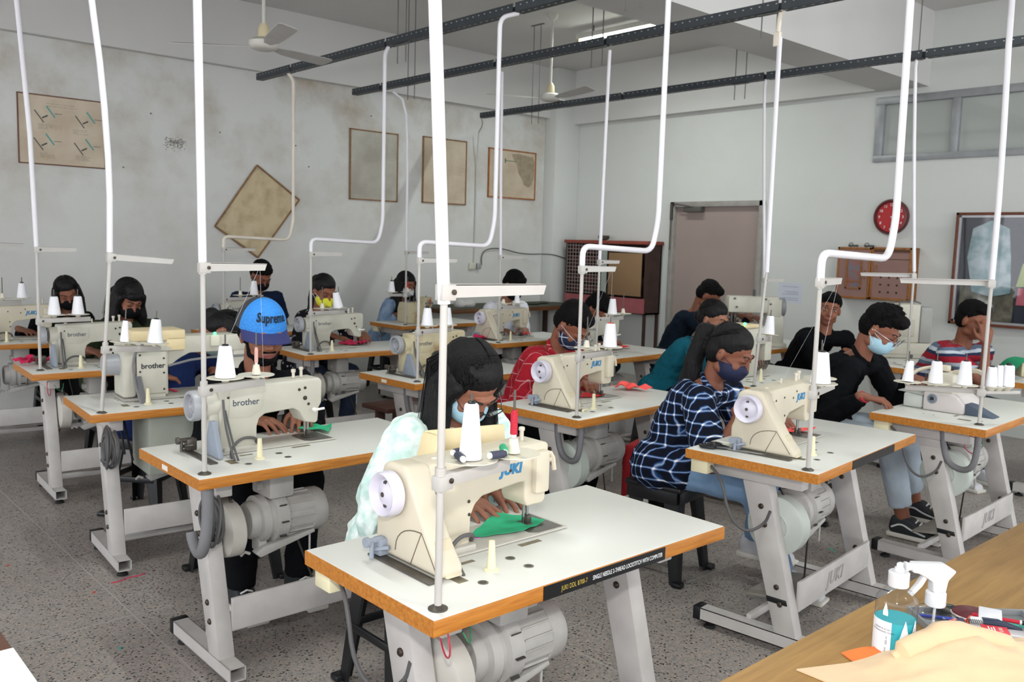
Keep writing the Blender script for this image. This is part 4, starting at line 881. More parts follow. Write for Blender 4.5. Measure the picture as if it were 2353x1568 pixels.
for k, xt, l in (('D1', 3.50, 'thick bent conduit with an S bend above the plaid girl'), ('C1', 3.48, 'bent conduit with an S bend above the man in red'), ('B2', 3.49, 'bent conduit running behind the thick white one'), ('B3', 3.60, 'bent conduit above the girl with the yellow mask'), ('B4', 3.68, 'bent conduit in front of the tilted chart')):
    x, y = ST[k][0]
    zt = 2.93
    conduit(rnd_bend([(x-.0, y, 1.46), (x-.0, y, 1.56), (xt-.04, y, 1.545), (xt, y, 1.7), (xt-.02 if k == 'D1' else xt, y, zt-.05), (3.63, y, zt)], .06), l, .0145 if k == 'D1' else .0135, k in ('B4',))
for (x, y, zb, l) in ((6.3, 4.03, 1.35, 'faint slim conduit left of the leaning pole by the door'), (6.3, 2.83, 1.45, 'slim conduit passing in front of the wall cabinet')):
    conduit([(x, y-.08, zb-.0), (x, y-.02, 2.2), (x, y+.02, 2.85), (x+.03, y+.03, 2.93)], l, .012, smooth=1)
single('wire_tangle', lambda b: [b.tube([(random.uniform(-.08, .08), random.uniform(-.05, .05), random.uniform(0, .05)) for _ in range(6)], .0025, 5, 2) for _ in range(4)], mat('dark_red_wire', '7a2a2a', rough=.5), 'dark red wire tangle lying on the middle rail', 'wires', base=(4.6, 2.72, 2.99))
single('pipe_elbow', lambda b: (b.tube([(0, 0, .12), (-.02, 0, .1), (-.03, 0, .0)], .014, 10, 1), b.b2((-.045, -.02, -.08), (-.02, .02, 0), .003)), pipe_old, 'yellowed conduit elbow hanging from the middle rail', 'conduit', base=(4.615, 2.88, 2.81))

# ------------------------------------------------------------------ other machines
def special(name, xy, z, rz, label, parts):
    e = empty('sewing_machine', (xy[0], xy[1], z), rz, label, 'sewing machine', 'special sewing machines')
    for nm, fn, m in parts:
        if isinstance(fn, list):
            for f in fn: part(nm, e, f, m)
        else: part(nm, e, fn, m)
    return e
p = loc('A2', 0, 0)
m = special('A2', (p.x, p.y), TH+.0012, R(-4), 'large grey bar-tack machine with dark lettering and beige top box', [
    ('bed', lambda b: b.b2((.20, .24, 0), (.98, .44, .012), .003), mat('bed_dull', 'a29f97', rough=.5, var=.08)),
    ('column', lambda b: (b.b2((.265, .25, .02), (.41, .42, .285), .008), b.prism([(.40, .15), (.43, .16), (.47, .19), (.52, .215), (.80, .215), (.80, .30), (.40, .30)], 'y', .27, .40, .008), b.b2((.285, .245, .0), (.395, .40, .03), .004)), greyen),
    ('back_plate', lambda b: b.b2((.262, .238, .03), (.40, .252, .235), .01), greyen),
    ('motor_housing', lambda b: (b.b2((.20, .25, .015), (.262, .42, .27), .015), b.b2((.255, .235, .235), (.42, .262, .255), .004)), greyen),
    ('handwheel', lambda b: b.lathe([(0, .13), (.045, .13), (.05, .135), (.052, .205), (0, .21)], (0, .33, .17), (1, 0, 0), 32), mat('wheel_grey', 'a4a6ab')),
    ('top_box', lambda b: (b.b2((.245, .24, .285), (.49, .42, .335), .006), b.b2((.40, .24, .235), (.49, .42, .30), .006)), cream_lid),
    ('control_pod', lambda b: b.b2((.62, .255, .245), (.665, .275, .30), .005), mat('pod_cream', 'd7d4c4', rough=.4)),
    ('green_lamp', lambda b: b.ell((.642, .262, .308), (.008, .008, .007), n=10, m=8), green_led),
    ('head', lambda b: b.b2((.74, .275, .11), (.81, .395, .30), .01), greyen),
    ('needle_bar', lambda b: (b.cyl((.77, .335, .03), (.77, .335, .12), .005), b.b2((.75, .31, .02), (.79, .36, .03))), steel),
    ('screw', [lambda b, u=u, z=z: b.lathe([(.005, 0), (.005, .002), (0, .003)], (u, .2375, z), (0, -1, 0), 8) for u, z in ((.28, .05), (.385, .05), (.275, .14), (.385, .13), (.385, .20), (.275, .22))], screw_m),
    ('hoses', lambda b: (b.tube([(.29, .24, .27), (.255, .22, .25), (.235, .215, .18), (.245, .21, .08), (.262, .18, 0)], .006, 8, 2), [b.tube([(.25+i*.006, .23, .12), (.255+i*.006, .20, .06), (.262+i*.005, .175, 0)], .0035, 6, 1) for i in range(5)], b.tube([(.41, .25, .16), (.55, .25, .19), (.8, .26, .19)], .006, 6, 1)), hose_m)])
text('lettering', 'brother', .035, mat('black_print', '2b2f36', rough=.5, var=0), m, M.Translation((.335, .2372, .165)) @ Euler((R(90), 0, 0)).to_matrix().to_4x4(), .0004, bold=.0008)
p = loc('E1', 0, 0)
m = special('E1', (p.x, p.y), TH+.0012, R(2), 'lilac-white overlock machine under the row of six cones', [
    ('lower_body', lambda b: (b.prism([(.21, 0), (.41, 0), (.41, .095), (.30, .10), (.25, .085), (.21, .05)], 'x', .31, .56, .008)), mat('overlock_white', 'cdc6c4', rough=.4)),
    ('upper_body', lambda b: (b.b2((.33, .275, .09), (.52, .405, .195), .012), b.b2((.325, .27, .14), (.525, .41, .143))), mat('overlock_cream', 'cfc9ba', rough=.4)),
    ('logo_ring', lambda b: (b.lathe([(.020, 0), (.026, 0), (.026, .002), (.020, .002), (.020, 0)], (.3095, .365, .062), (-1, 0, 0), 28), b.lathe([(0, .003), (.014, .003), (.016, 0)], (.3095, .365, .062), (-1, 0, 0), 20)), bluegrey),
    ('logo_mark', lambda b: b.prism([(.355, .054), (.375, .054), (.375, .070), (.365, .074), (.355, .070)], 'x', .304, .306), mat('ink_black', '25262c')),
    ('belt_guard', lambda b: b.prism([(.07, 0), (.21, 0), (.21, .055), (.18, .05)], 'x', .33, .42, .003), mat('slate_guard', '4d5868', rough=.5)),
    ('cloth_plate', lambda b: (b.prism([(.31, .41), (.36, .56), (.48, .56), (.52, .41)], 'z', .075, .079), b.b2((.33, .42, 0), (.50, .52, .074), .01)), mat('frosted_plate', 'c7cbc6', rough=.25)),
    ('looper_arms', lambda b: (b.tube([(.44, .34, .19), (.46, .40, .215), (.40, .47, .20), (.38, .50, .17)], .01, 8, 2), b.tube([(.40, .30, .2), (.36, .18, .23), (.34, .14, .215)], .012, 8, 2), b.box((.42, .37, .215), (.05, .08, .03), .006)), cream),
    ('foot_holder', lambda b: (b.cyl((.46, .46, .08), (.46, .46, .17), .005), b.b2((.44, .43, .082), (.48, .49, .09))), darksteel)])
p = loc('D0', 0, 0)
special('D0', (p.x, p.y), TH+.0012, 0, 'cluttered cream overlock machine of the girl in denim', [
    ('body', lambda b: (b.prism([(.20, 0), (.40, 0), (.40, .13), (.37, .20), (.24, .20), (.20, .10)], 'x', .22, .50, .008), b.b2((.42, .22, .15), (.52, .36, .25), .01)), oldcream),
    ('thread_post', [lambda b, i=i: b.cyl((.25+i*.05, .3, .2), (.25+i*.05, .3, .25+.01*(i % 2)), .006) for i in range(6)], darksteel),
    ('tension_knob', [lambda b, i=i: b.cyl((.44+i*.025, .21, .19), (.44+i*.025, .23, .19), .01, n=10) for i in range(4)], steel),
    ('red_label', lambda b: b.b2((.485, .216, .17), (.495, .22, .23)), red_t)])
p = loc('D2', 0, 0)
special('D2', (p.x, p.y), TH+.0012, R(.8), 'cream machine with green lamps behind the leaning pole', [
    ('column', lambda b: (b.b2((.28, .27, 0), (.42, .42, .26), .012), b.b2((.26, .28, .20), (.62, .41, .31), .012), b.b2((.54, .28, .09), (.62, .41, .22), .01)), greyen),
    ('motor_box', lambda b: b.b2((.22, .26, .12), (.275, .36, .21), .006), cream_lid),
    ('top_tray', lambda b: b.b2((.24, .27, .31), (.44, .42, .335), .008), cream_lid),
    ('green_lamp', lambda b: b.ell((.2550, .262, .345), (.009, .009, .008), n=10, m=8), green_led),
    ('status_lamp', lambda b: b.ell((.30, .262, .235), (.009, .008, .008), n=10, m=8), green_led),
    ('hook', [lambda b, i=i: b.tube([(.5+i*.03, .30, .09), (.51+i*.03, .29, .05), (.5+i*.02, .31, .03)], .006, 6, 1) for i in range(4)], darksteel)])
for (x, y, l) in ((6.22, 3.90, 'sewing table behind the teal woman, below the notice paper'), (6.22, 2.70, 'sewing table under the tall boxy machine by the wall'), (6.22, 1.50, 'sewing table at the right edge under the green cloth')):
    make_table((x, y), 0, l)
stand((6.3, 3.95), 'pole thread stand beside the door side grey machine', lower=None, upper=(.2, -.05), ztop=1.38, zup=1.33)
stand((6.3, 2.75), 'slim pole thread stand before the wall cabinets', lower=None, upper=(-.34, .22), ztop=1.47, zup=1.42)
m = special('arm', (6.50, 4.14), TH+.0012, R(-42), 'heavy grey long-arm machine with its wheel on the right', [
    ('base', lambda b: b.b2((-.22, -.10, 0), (.25, .10, .035), .008), greyen),
    ('column', lambda b: (b.prism([(.08, .03), (.23, .03), (.22, .26), (.15, .30), (.09, .30)], 'y', -.075, .075, .012)), greyen),
    ('arm', lambda b: (b.b2((-.25, -.07, .28), (.18, .07, .42), .02), b.b2((.08, -.08, .25), (.20, .08, .40), .015)), greyen),
    ('handwheel', lambda b: b.lathe([(0, .19), (.07, .195), (.078, .205), (.078, .235), (.05, .245), (0, .245)], (0, 0, .335), (1, 0, 0), 32), mat('wheel_dull', '85888a', rough=.4)),
    ('needle_gear', lambda b: (b.cyl((-.2, 0, .08), (-.2, 0, .30), .01), b.cyl((-.17, .0, .12), (-.17, .0, .29), .012), [b.box((-.2+random.uniform(-.05, .06), random.uniform(-.05, .03), random.uniform(.15, .28)), (.03, .03, .03), .005) for _ in range(9)]), darksteel),
    ('knob', [lambda b, x=x, z=z: b.cyl((x, -.07, z), (x, -.085, z), .009, n=10) for x, z in ((-.2, .40), (-.18, .33), (.06, .40), (.1, .36))], darksteel),
    ('oil_cup', lambda b: b.cyl((-.02, 0, .42), (-.02, 0, .475), .011), dk)])
m = special('box', (6.95, 3.06), TH+.0012, R(-45), 'tall boxy grey machine beneath the wall cabinets', [
    ('base', lambda b: (b.b2((-.30, -.12, 0), (.16, .14, .12), .012), b.b2((-.3, -.125, .035), (.16, -.12, .045))), greyen),
    ('tower', lambda b: (b.b2((-.10, -.08, .12), (.07, .10, .42), .01)), greyen),
    ('side_tower', lambda b: b.b2((.07, -.09, .12), (.16, .11, .40), .012), mat('tower_grey', '9b9b97', rough=.5)),
    ('front_panel', lambda b: b.b2((-.08, -.086, .17), (.03, -.08, .30), .003), mat('panel_beige', 'b5afa2')),
    ('work_head', lambda b: (b.b2((-.26, -.05, .15), (-.11, .05, .24), .01), b.tube([(-.15, 0, .24), (-.2, 0, .28), (-.24, 0, .2)], .01, 8, 2)), darksteel),
    ('guide_rods', lambda b: (b.cyl((-.10, -.09, .10), (-.10, -.09, .44), .005), b.cyl((-.10, .1, .42), (.07, .1, .44), .004), b.tube([(-.1, -.09, .44), (.0, -.09, .45), (.06, -.09, .43)], .005, 6)), darksteel)])
m = special('edge', (6.72, 2.0), TH+.0012, R(-45), 'grey machine partly cut by the right edge of the photo', [
    ('base', lambda b: (b.b2((-.2, -.1, 0), (.3, .1, .10), .01)), oldcream),
    ('column', lambda b: (b.b2((.12, -.07, .1), (.26, .07, .36), .012), b.b2((-.1, -.06, .24), (.2, .06, .36), .012)), greyen),
    ('head', lambda b: b.b2((-.11, -.07, .17), (-.03, .07, .38), .01), greyen),
    ('tension_disc', lambda b: (b.cyl((-.07, -.07, .31), (-.07, -.09, .31), .016), b.cyl((-.07, -.07, .25), (-.07, -.085, .25), .012), b.cyl((-.07, 0, .1), (-.07, 0, .2), .006)), darksteel)])
single('green_cloth', lambda b: b.patch(lambda u, v: (-.26+.30*u, -.12+.22*v, .008+.012*noise.noise((u*4, v*4, 1))-(.07*(max(0, .25-u)*4)**2)), 16, 12, .003), mat('green_cloth', '1f9a6a', rough=.8), 'green cloth draped on the machine at the right edge', 'cloth', base=(6.72, 2.0, TH+.104), rz=R(-45))

# ------------------------------------------------------------------ people
def voxel(b, name, m, vox, it=6, smooth=True, disp=None, hole=False):
    me = bpy.data.meshes.new(name); bmesh.ops.recalc_face_normals(b.bm, faces=b.bm.faces); b.bm.to_mesh(me); b.bm.free()
    o = bpy.data.objects.new(name, me); COL.objects.link(o)
    r = o.modifiers.new('r', 'REMESH'); r.mode = 'VOXEL'; r.voxel_size = vox; r.use_smooth_shade = True
    s = o.modifiers.new('s', 'SMOOTH'); s.factor = .5; s.iterations = it
    if disp:
        tx = bpy.data.textures.new(name, 'CLOUDS'); tx.noise_scale = disp[1]; tx.noise_depth = 2
        d_ = o.modifiers.new('d', 'DISPLACE'); d_.texture = tx; d_.strength = disp[0]; d_.mid_level = .5
    dg = bpy.context.evaluated_depsgraph_get(); dg.update()
    m2 = bpy.data.meshes.new_from_object(o.evaluated_get(dg)); bpy.data.objects.remove(o); bpy.data.meshes.remove(me)
    m2.materials.clear(); m2.materials.append(m); m2.shade_smooth(); m2.name = name
    return m2
def ik(a, c, l1, l2, hint):
    d = c-a; L = d.length; L2 = min(L, (l1+l2)*.998); d.normalize(); c = a+d*L2
    x = (l1*l1-l2*l2+L2*L2)/(2*L2); h = math.sqrt(max(l1*l1-x*x, 0))
    hv = hint-d*hint.dot(d)
    if hv.length < 1e-5: hv = V((0, 0, -1))
    return a+d*x+hv.normalized()*h, c
def hand(b, w, fwd, nrm, side, curl=.5, spread=.1, s=1.0, pts=None):
    # w wrist, fwd finger direction, nrm back-of-hand normal, side +1 = thumb towards +lat
    fwd = fwd.normalized(); nrm = (nrm-fwd*nrm.dot(fwd)).normalized(); lat = fwd.cross(nrm)*side
    b.cap(w-fwd*.02*s, w+fwd*.015*s, .023*s, .022*s)
    kn = []
    for i, (x, L) in enumerate(((.032, .072), (.011, .08), (-.011, .074), (-.031, .058))):
        k = w+fwd*(.088-.006*abs(i-1))*s+lat*x*s+nrm*(.004 if 0 < i < 3 else 0)*s
        b.cap(w+fwd*.01*s+lat*x*.55*s, k, .0135*s, .0115*s)
        f = (fwd+lat*(x/.032)*spread).normalized(); p = k; r = .0095*s if i < 3 else .0082*s
        a0 = curl*(.35+.12*i)
        for j, l in enumerate((L*.45, L*.32, L*.26)):
            a0 += curl*.35*(1 if j else .3); f2 = (f*math.cos(a0)-nrm*math.sin(a0)).normalized(); q = p+f2*l*s
            b.cap(p, q, r, r*.9); p = q; r *= .9
        if pts is not None: pts.append((p, f2, nrm))
    t0 = w+fwd*.02*s+lat*.022*s; t1 = t0+(fwd*.6+lat*.75-nrm*.25).normalized()*.036*s; t2 = t1+(fwd*.9+lat*.35-nrm*.3).normalized()*.030*s; t3 = t2+(fwd*.95+lat*.1-nrm*.3).normalized()*.024*s
    b.cap(t0, t1, .015*s, .0115*s); b.cap(t1, t2, .0115*s, .0098*s); b.cap(t2, t3, .0098*s, .008*s)
SK = {}
def skin(c='8a5a44'):
    if c not in SK: SK[c] = mat('skin_'+c, c, rough=.5, var=.05, scale=12, spec=.35)
    return SK[c]
hair_m = mat('black_hair', '0b090c', rough=.5, var=.35, scale=6, spec=.3, stretch=(16, 16, 1), bump=.6, bscale=16)
hair_s = mat('black_hair_short', '0a090a', rough=.75, var=.3, scale=40, spec=.15, bump=1.0, bscale=90)
dark_m = mat('lash_black', '15110f', rough=.7, var=0)
blue_mask = mat('surgical_mask', 'a9cfe0', rough=.8, var=.03, bump=.25, bscale=12, stretch=(1, 1, 9))
blk_mask = mat('black_mask', '0e0f13', rough=.8, var=.05, spec=.15); navy_mask = mat('navy_mask', '1b2140', rough=.75, var=.05)

def person(key, label, H, heading, pitch, yaw=0, roll=0, hands=None, men=True, shirt=None, sleeve='long', trousers=None, hair='short', mask=None, sk='8a5a44', shoes=None, vox=.007, feet=None, elbow=.5, s=None, extras=(), curl=.5, legs=True, stool='black', sit=.545, hvox=.006, handdir=None, stand=False, tl=None):
    s = s or (1.12 if men else 1.09)
    H = V(H); hands = [V(q_) for q_ in hands] if hands else None; hd = R(heading-90); Rz = M.Rotation(hd, 3, 'Z')
    Rh = (M.Rotation(R(yaw), 3, 'Z') @ M.Rotation(-R(pitch), 3, 'X') @ M.Rotation(R(roll), 3, 'Y'))
    Rn = (M.Rotation(R(yaw*.4), 3, 'Z') @ M.Rotation(-R(pitch*.55), 3, 'X'))
    nk = V((0, 0, H.z)) + (Rn @ V((0, -.035, -.165)))*s      # neck base rel. to head xy=0
    TLn = (tl or .445)*s if not stand else .54
    hipz = sit if not stand else .92
    dz = nk.z-hipz; dd = math.sqrt(max(TLn**2-dz**2, .0)) if dz < TLn else 0
    hy = dd-nk.y; hxy = V((-nk.x, hy, 0))                    # head xy in pelvis frame
    nk = V((0, dd, nk.z)); hc = V((-0, hy, H.z)); pel = V((0, 0, hipz))
    root_xy = V((H.x, H.y, 0)) - Rz @ V((0, hy, 0))
    e = empty('person', (root_xy.x, root_xy.y, 0), hd, label, 'person', 'people at the sewing machines')
    toL = lambda p: Rz.inverted() @ (V(p)-root_xy)
    hw = .175 if men else .155
    lean = (nk-pel).normalized(); back = V((0, -lean.z, lean.y))
    mid = pel.lerp(nk, .5)+back*.045; chest = pel.lerp(nk, .78)+back*.035
    sh = {}; el = {}; wr = {}
    for i, sg in ((0, 1), (1, -1)):    # 0 = person's right (+x)
        t_ = toL(hands[i]) if hands else V((sg*.2, dd+.2, .8))
        S = nk+V((sg*hw*s, 0, -.055))+back*.01
        dirn = (t_-S); dirn.z = 0
        S = S + (dirn.normalized()*.03)
        fd = (toL(hands[i]+V(handdir[i]))-t_) if handdir else V((-sg*.55, 1, -.15))
        fd.normalize(); w_ = t_-fd*.13
        E_, W_ = ik(S, w_, .275*s, .245*s, V((sg*elbow, -.25, -1)))
        sh[i], el[i], wr[i] = S, E_, W_
        sh[(i, 'f')] = fd
    # ---- skin body, one continuous mesh
    b = MB()
    b.cap(pel+V((-.07, 0, 0)), pel+V((.07, 0, 0)), .085*s); b.cap(pel, mid, .095*s, .09*s); b.cap(mid+V((-.05, 0, 0)), chest+V((-.07, 0, 0)), .075*s, .07*s); b.cap(mid+V((.05, 0, 0)), chest+V((.07, 0, 0)), .075*s, .07*s)
    b.cap(chest, nk, .08*s, .055*s)
    for i in (0, 1):
        b.cap(nk-V((0, 0, .04)), sh[i], .045*s, .046*s); b.cap(sh[i], el[i], .043*s, .034*s); b.cap(el[i], wr[i], .036*s, .022*s)
        n_ = V((0, 0, 1)); f_ = sh[(i, 'f')]; hand(b, wr[i], f_, n_, (-1 if i == 0 else 1)*-1*(-1), curl, .12, s)
    hT = lambda x, y, z: hc + (Rh @ V((x, y, z)))*s
    RhE = Rh
    b.cap(nk+V((0, .0, -.01)), hT(0, -.025, -.06), .052*s if men else .046*s, .05*s if men else .044*s)
    E = lambda x, y, z, a, c_, d_: b.ell(hT(x, y, z), (a*s, c_*s, d_*s), RhE, 20, 14)
    E(0, -.012, .032, .073, .090, .082); E(0, .025, -.02, .060, .064, .082); E(0, .040, -.078, .036, .036, .028)
    for sg in (-1, 1):
        E(sg*.033, .062, -.028, .024, .02, .022); E(sg*.073, -.006, -.008, .009, .017, .027); E(sg*.031, .077, .012, .0135, .0105, .010); E(sg*.046, .012, -.062, .016, .034, .022)
    b.cap(hT(-.034, .083, .030), hT(.034, .083, .030), .0085*s); b.cap(hT(0, .088, .016), hT(0, .102, -.022), .0062*s, .009*s); b.cap(hT(-.009, .091, -.026), hT(.009, .091, -.026), .0078*s)
    b.cap(hT(-.014, .082, -.055), hT(.014, .082, -.055), .0085*s)
    if legs:
        ft = {}
        for i, sg in ((0, 1), (1, -1)):
            hp = pel+V((sg*.085, 0, 0)); an = toL(feet[i]) if feet else V((sg*.13, .40 if not stand else .02, .085))
            an.z = max(an.z, .085); kn, an = ik(hp, an, .42*s, .41*s, V((sg*.12, 1, .6)) if not stand else V((0, 1, 0)))
            b.cap(hp, kn, .070*s, .052*s); b.cap(kn, an, .050*s, .034*s); b.cap(an, an+V((0, .12, -.045)), .034*s, .025*s)
            ft[i] = (hp, kn, an)
    body = link('body', voxel(b, 'body', skin(sk), vox, 3), e)
    # ---- clothes
    if shirt:
        b = MB(); g = .019
        b.cap(pel+V((-.085, -.005, .0)), pel+V((.085, -.005, .0)), .098*s+g+.012); b.cap(pel+V((-.065, .02, 0)), pel+V((-.075, .10, .0)), .092*s+g); b.cap(pel+V((.065, .02, 0)), pel+V((.075, .10, .0)), .092*s+g); b.cap(pel+V((-.04, 0, .0)), mid+V((-.04, 0, 0)), .09*s+g, .085*s+g); b.cap(pel+V((.04, 0, .0)), mid+V((.04, 0, 0)), .09*s+g, .085*s+g)
        for sg in (-1, 1): b.cap(mid+V((sg*.055, 0, 0)), chest+V((sg*.075, 0, 0)), .075*s+g, .072*s+g)
        b.cap(chest, nk+V((0, -.01, -.035)), .08*s+g, .045*s+g)
        for i in (0, 1):
            b.cap(nk+V((0, -.005, -.05)), sh[i], .043*s+g*.8, .045*s+g*.8)
            if sleeve == 'long':
                b.cap(sh[i], el[i], .047*s+g*.8, .040*s+g*.8); b.cap(el[i], el[i].lerp(wr[i], .5), .042*s+g*.7, .034*s+g*.7); b.cyl(el[i].lerp(wr[i], .4), el[i].lerp(wr[i], .93), .037*s+g*.6, .027*s+g*.6, 20)
            elif sleeve == 'elbow':
                b.cap(sh[i], sh[i].lerp(el[i], .7), .05*s+g*1.2, .05*s+g*1.3); b.cyl(sh[i].lerp(el[i], .5), el[i].lerp(wr[i], .12), .05*s+g*1.4, .046*s+g*.8, 20)
            elif sleeve == 'puff':
                b.cap(sh[i]+V((0, 0, .01)), sh[i].lerp(el[i], .55), .055*s+g, .075*s+g); b.cap(sh[i].lerp(el[i], .5), sh[i].lerp(el[i], .85), .07*s+g, .05*s+g); b.cyl(sh[i].lerp(el[i], .85), el[i].lerp(wr[i], .18), .045*s+g, .058*s+g, 20)
            else:
                b.cyl(sh[i].lerp(el[i], -.1), sh[i].lerp(el[i], .68), .047*s+g, .043*s+g*1.1, 20); b.cap(sh[i], sh[i].lerp(el[i], .2), .046*s+g)
        o = link('shirt' if men else 'blouse', voxel(b, 'shirt', shirt, vox, 5, disp=(.022, .07)), e)
        if 'collar' in extras:
            cm = shirt
            part('collar', o, lambda b: b.torus(nk+V((0, .015, .012)), .062*s, .013, axis=lean+V((0, .35, 0)), n=24, m=8), cm)
    if trousers and legs:
        b = MB(); b.cap(pel+V((-.08, 0, -.005)), pel+V((.08, 0, -.005)), .105*s)
        for i in (0, 1):
            hp, kn, an = ft[i]; end = .80 if 'cropped' in extras else .95
            b.cap(hp, kn, .088*s, .068*s); b.cap(kn, kn.lerp(an, .5), .066*s, .060*s); b.cyl(kn.lerp(an, .4), kn.lerp(an, end), .062*s, .056*s, 20)
        link('trousers', voxel(b, 'trousers', trousers, .009, 4, disp=(.015, .09)), e)
    if shoes and legs:
        for i in (0, 1):
            hp, kn, an = ft[i]
            def shf_(b, an=an):
                b.prism([(an.y-.06, an.z-.085+.02), (an.y+.20, an.z-.085+.015), (an.y+.185, an.z-.03), (an.y+.10, an.z-.012), (an.y+.05, an.z+.03), (an.y-.055, an.z+.035), (an.y-.07, an.z-.03)], 'x', an.x-.042, an.x+.042, .016, 3)
            so = part('shoe', e, shf_, shoes)
            part('sole', so, lambda b: b.prism([(an.y-.075, an.z-.085), (an.y+.205, an.z-.085), (an.y+.212, an.z-.06), (an.y-.078, an.z-.058)], 'x', an.x-.046, an.x+.046, .008, 2), mat('shoe_sole', 'd9d5cc', rough=.6))
            part('laces', so, lambda b: [b.tube([(an.x-.026, an.y+.07+j*.022, an.z+.012-j*.009), (an.x, an.y+.075+j*.022, an.z+.024-j*.009), (an.x+.026, an.y+.07+j*.022, an.z+.012-j*.009)], .004, 6) for j in range(4)], mat('white_lace', 'dcdcda', rough=.8))
            if 'wave' in extras:
                part('side_stripe', so, lambda b: [b.tube([(an.x+sx*.0435, an.y-.05, an.z-.03), (an.x+sx*.0435, an.y+.0, an.z-.0), (an.x+sx*.0435, an.y+.06, an.z-.03), (an.x+sx*.0435, an.y+.13, an.z-.045)], .005, 6, 2) for sx in (-1, 1)], mat('white_lace', 'dcdcda'))
    # ---- face details
    if 'noface' not in extras:
        for sg in ((-1, 1) if hair != 'under' else ()): part('eyebrow', e, lambda b: b.tube([hT(sg*.014, .0905, .031), hT(sg*.031, .0885, .037), hT(sg*.046, .0745, .033)], .0030*s, 6, 1), dark_m)
        if 'open_eyes' in extras:
            for sg in (-1, 1):
                ey = part('eye', e, lambda b: b.ell(hT(sg*.031, .0808, .011), (.0115, .0085, .0062), RhE, 14, 10), mat('eye_white', 'd8d0cc', rough=.2))
                part('iris', ey, lambda b: b.ell(hT(sg*.031, .0875, .011), (.005, .0032, .005), RhE, 12, 8), dark_m)
        for sg in (-1, 1): part('eyelashes', e, lambda b: b.tube([hT(sg*.018, .0865, .009 if 'open_eyes' not in extras else .017), hT(sg*.031, .0895, .0055 if 'open_eyes' not in extras else .019), hT(sg*.042, .0815, .008 if 'open_eyes' not in extras else .016)], .0016*s, 6, 1), dark_m)
        if not mask:
            part('lips', e, lambda b: (b.tube([hT(-.024, .079, -.056), hT(-.01, .091, -.053), hT(0, .0915, -.0545), hT(.01, .091, -.053), hT(.024, .079, -.056)], .0045, 8, 1), b.tube([hT(-.02, .081, -.058), hT(0, .0905, -.063), hT(.02, .081, -.058)], .005, 8, 1)), mat('lips_brown', '7c4440', rough=.45))
    # ---- hair
    b = MB()
    EH = lambda x, y, z, a, c_, d_: b.ell(hT(x, y, z), (a*s, c_*s, d_*s), RhE, 20, 14)
    if hair == 'under': it, dp = 2, (.006, .018); EH(0, -.045, .0, .077, .064, .060); EH(0, -.02, .03, .077, .088, .05)
    elif hair == 'short' or hair == 'spiky' or hair == 'flat':
        EH(0, -.022, .052, .080, .092, .078); EH(0, -.045, .005, .078, .066, .075); EH(0, .03, .085, .062, .052, .038)
        if hair == 'spiky':
            for _ in range(46):
                a = random.uniform(0, 2*PI); t_ = random.uniform(0, .95)
                d_ = V((math.cos(a)*math.sin(t_*1.3)*.078, math.sin(a)*math.sin(t_*1.3)*.09-.01, .055+math.cos(t_*1.3)*.075))
                b.cap(hT(*d_), hT(*(d_+V((random.uniform(-.01, .01), .022, .022)))), .014, .003, 8)
            EH(0, .055, .095, .055, .045, .035)
        it, dp = 2, (.012, .018)
    elif hair in ('long', 'pony', 'bun', 'shoulder', 'fringe'):
        EH(0, -.020, .042, .079, .093, .080); EH(0, -.042, .0, .076, .064, .080); EH(0, .000, .066, .068, .072, .056)
        down = lambda p_, L_, dx, dy: V((p_.x+dx, p_.y+dy, p_.z-L_))
        if hair in ('long', 'shoulder', 'fringe'):
            L = .34 if hair == 'long' else .18
            for sg in (-1, 1):
                for yy_, l_ in ((.030, .78), (.0, .92), (-.03, 1), (-.058, 1)):
                    t0 = hT(sg*(.070 if yy_ > -.05 else .056), yy_, .030); t1 = hT(sg*(.079 if yy_ > -.05 else .062), yy_-.004, -.04)
                    b.cap(t0, t1, .022*s, .025*s); b.cap(t1, down(t1, L*l_*.5, sg*.012, -.012), .026*s, .030*s); b.cap(down(t1, L*l_*.5, sg*.012, -.012), down(t1, L*l_, sg*.018, -.03), .030*s, .016*s)
            t1 = hT(0, -.085, -.02); b.cap(hT(0, -.08, .03), t1, .05*s); b.cap(t1, down(t1, L*.8, 0, -.05), .055*s, .035*s)
        if hair == 'pony':
            p0 = hT(0, -.100, .045); p1 = hT(0, -.135, .03); p2 = p1+V((0, -.055, -.14)); p3 = p1+V((0, -.12, -.32)); p4 = p1+V((0, -.16, -.48))
            b.cap(p0, p1, .024, .030); b.cap(p1, p2, .032, .042); b.cap(p2, p3, .042, .036); b.cap(p3, p4, .036, .012)
        if hair == 'fringe': EH(0, .066, .062, .056, .026, .030)
        if hair == 'pony':
            p0 = hT(0, -.105, .045); p1 = hT(0, -.15, .02); p2 = V((p1.x, p1.y-.045, p1.z-.16)); p3 = V((p1.x+.01, p1.y-.035, p1.z-.36)); p4 = V((p1.x+.015, p1.y-.0, p1.z-.50))
            b.cap(p0, p1, .026, .034); b.cap(p1, p2, .036, .046); b.cap(p2, p3, .046, .036); b.cap(p3, p4, .036, .014)
        if hair == 'bun': EH(0, -.105, -.02, .038, .034, .04)
        it, dp = 4, (.004, .02)
    if hair: link('hair', voxel(b, 'hair', hair_m if hair in ('long', 'pony', 'bun', 'shoulder', 'fringe') else hair_s, hvox, it, disp=dp), e)
    nst = {'long': 150, 'pony': 90, 'bun': 80, 'shoulder': 120, 'fringe': 120}.get(hair, 0)*(3 if 'strands' in extras else 1)
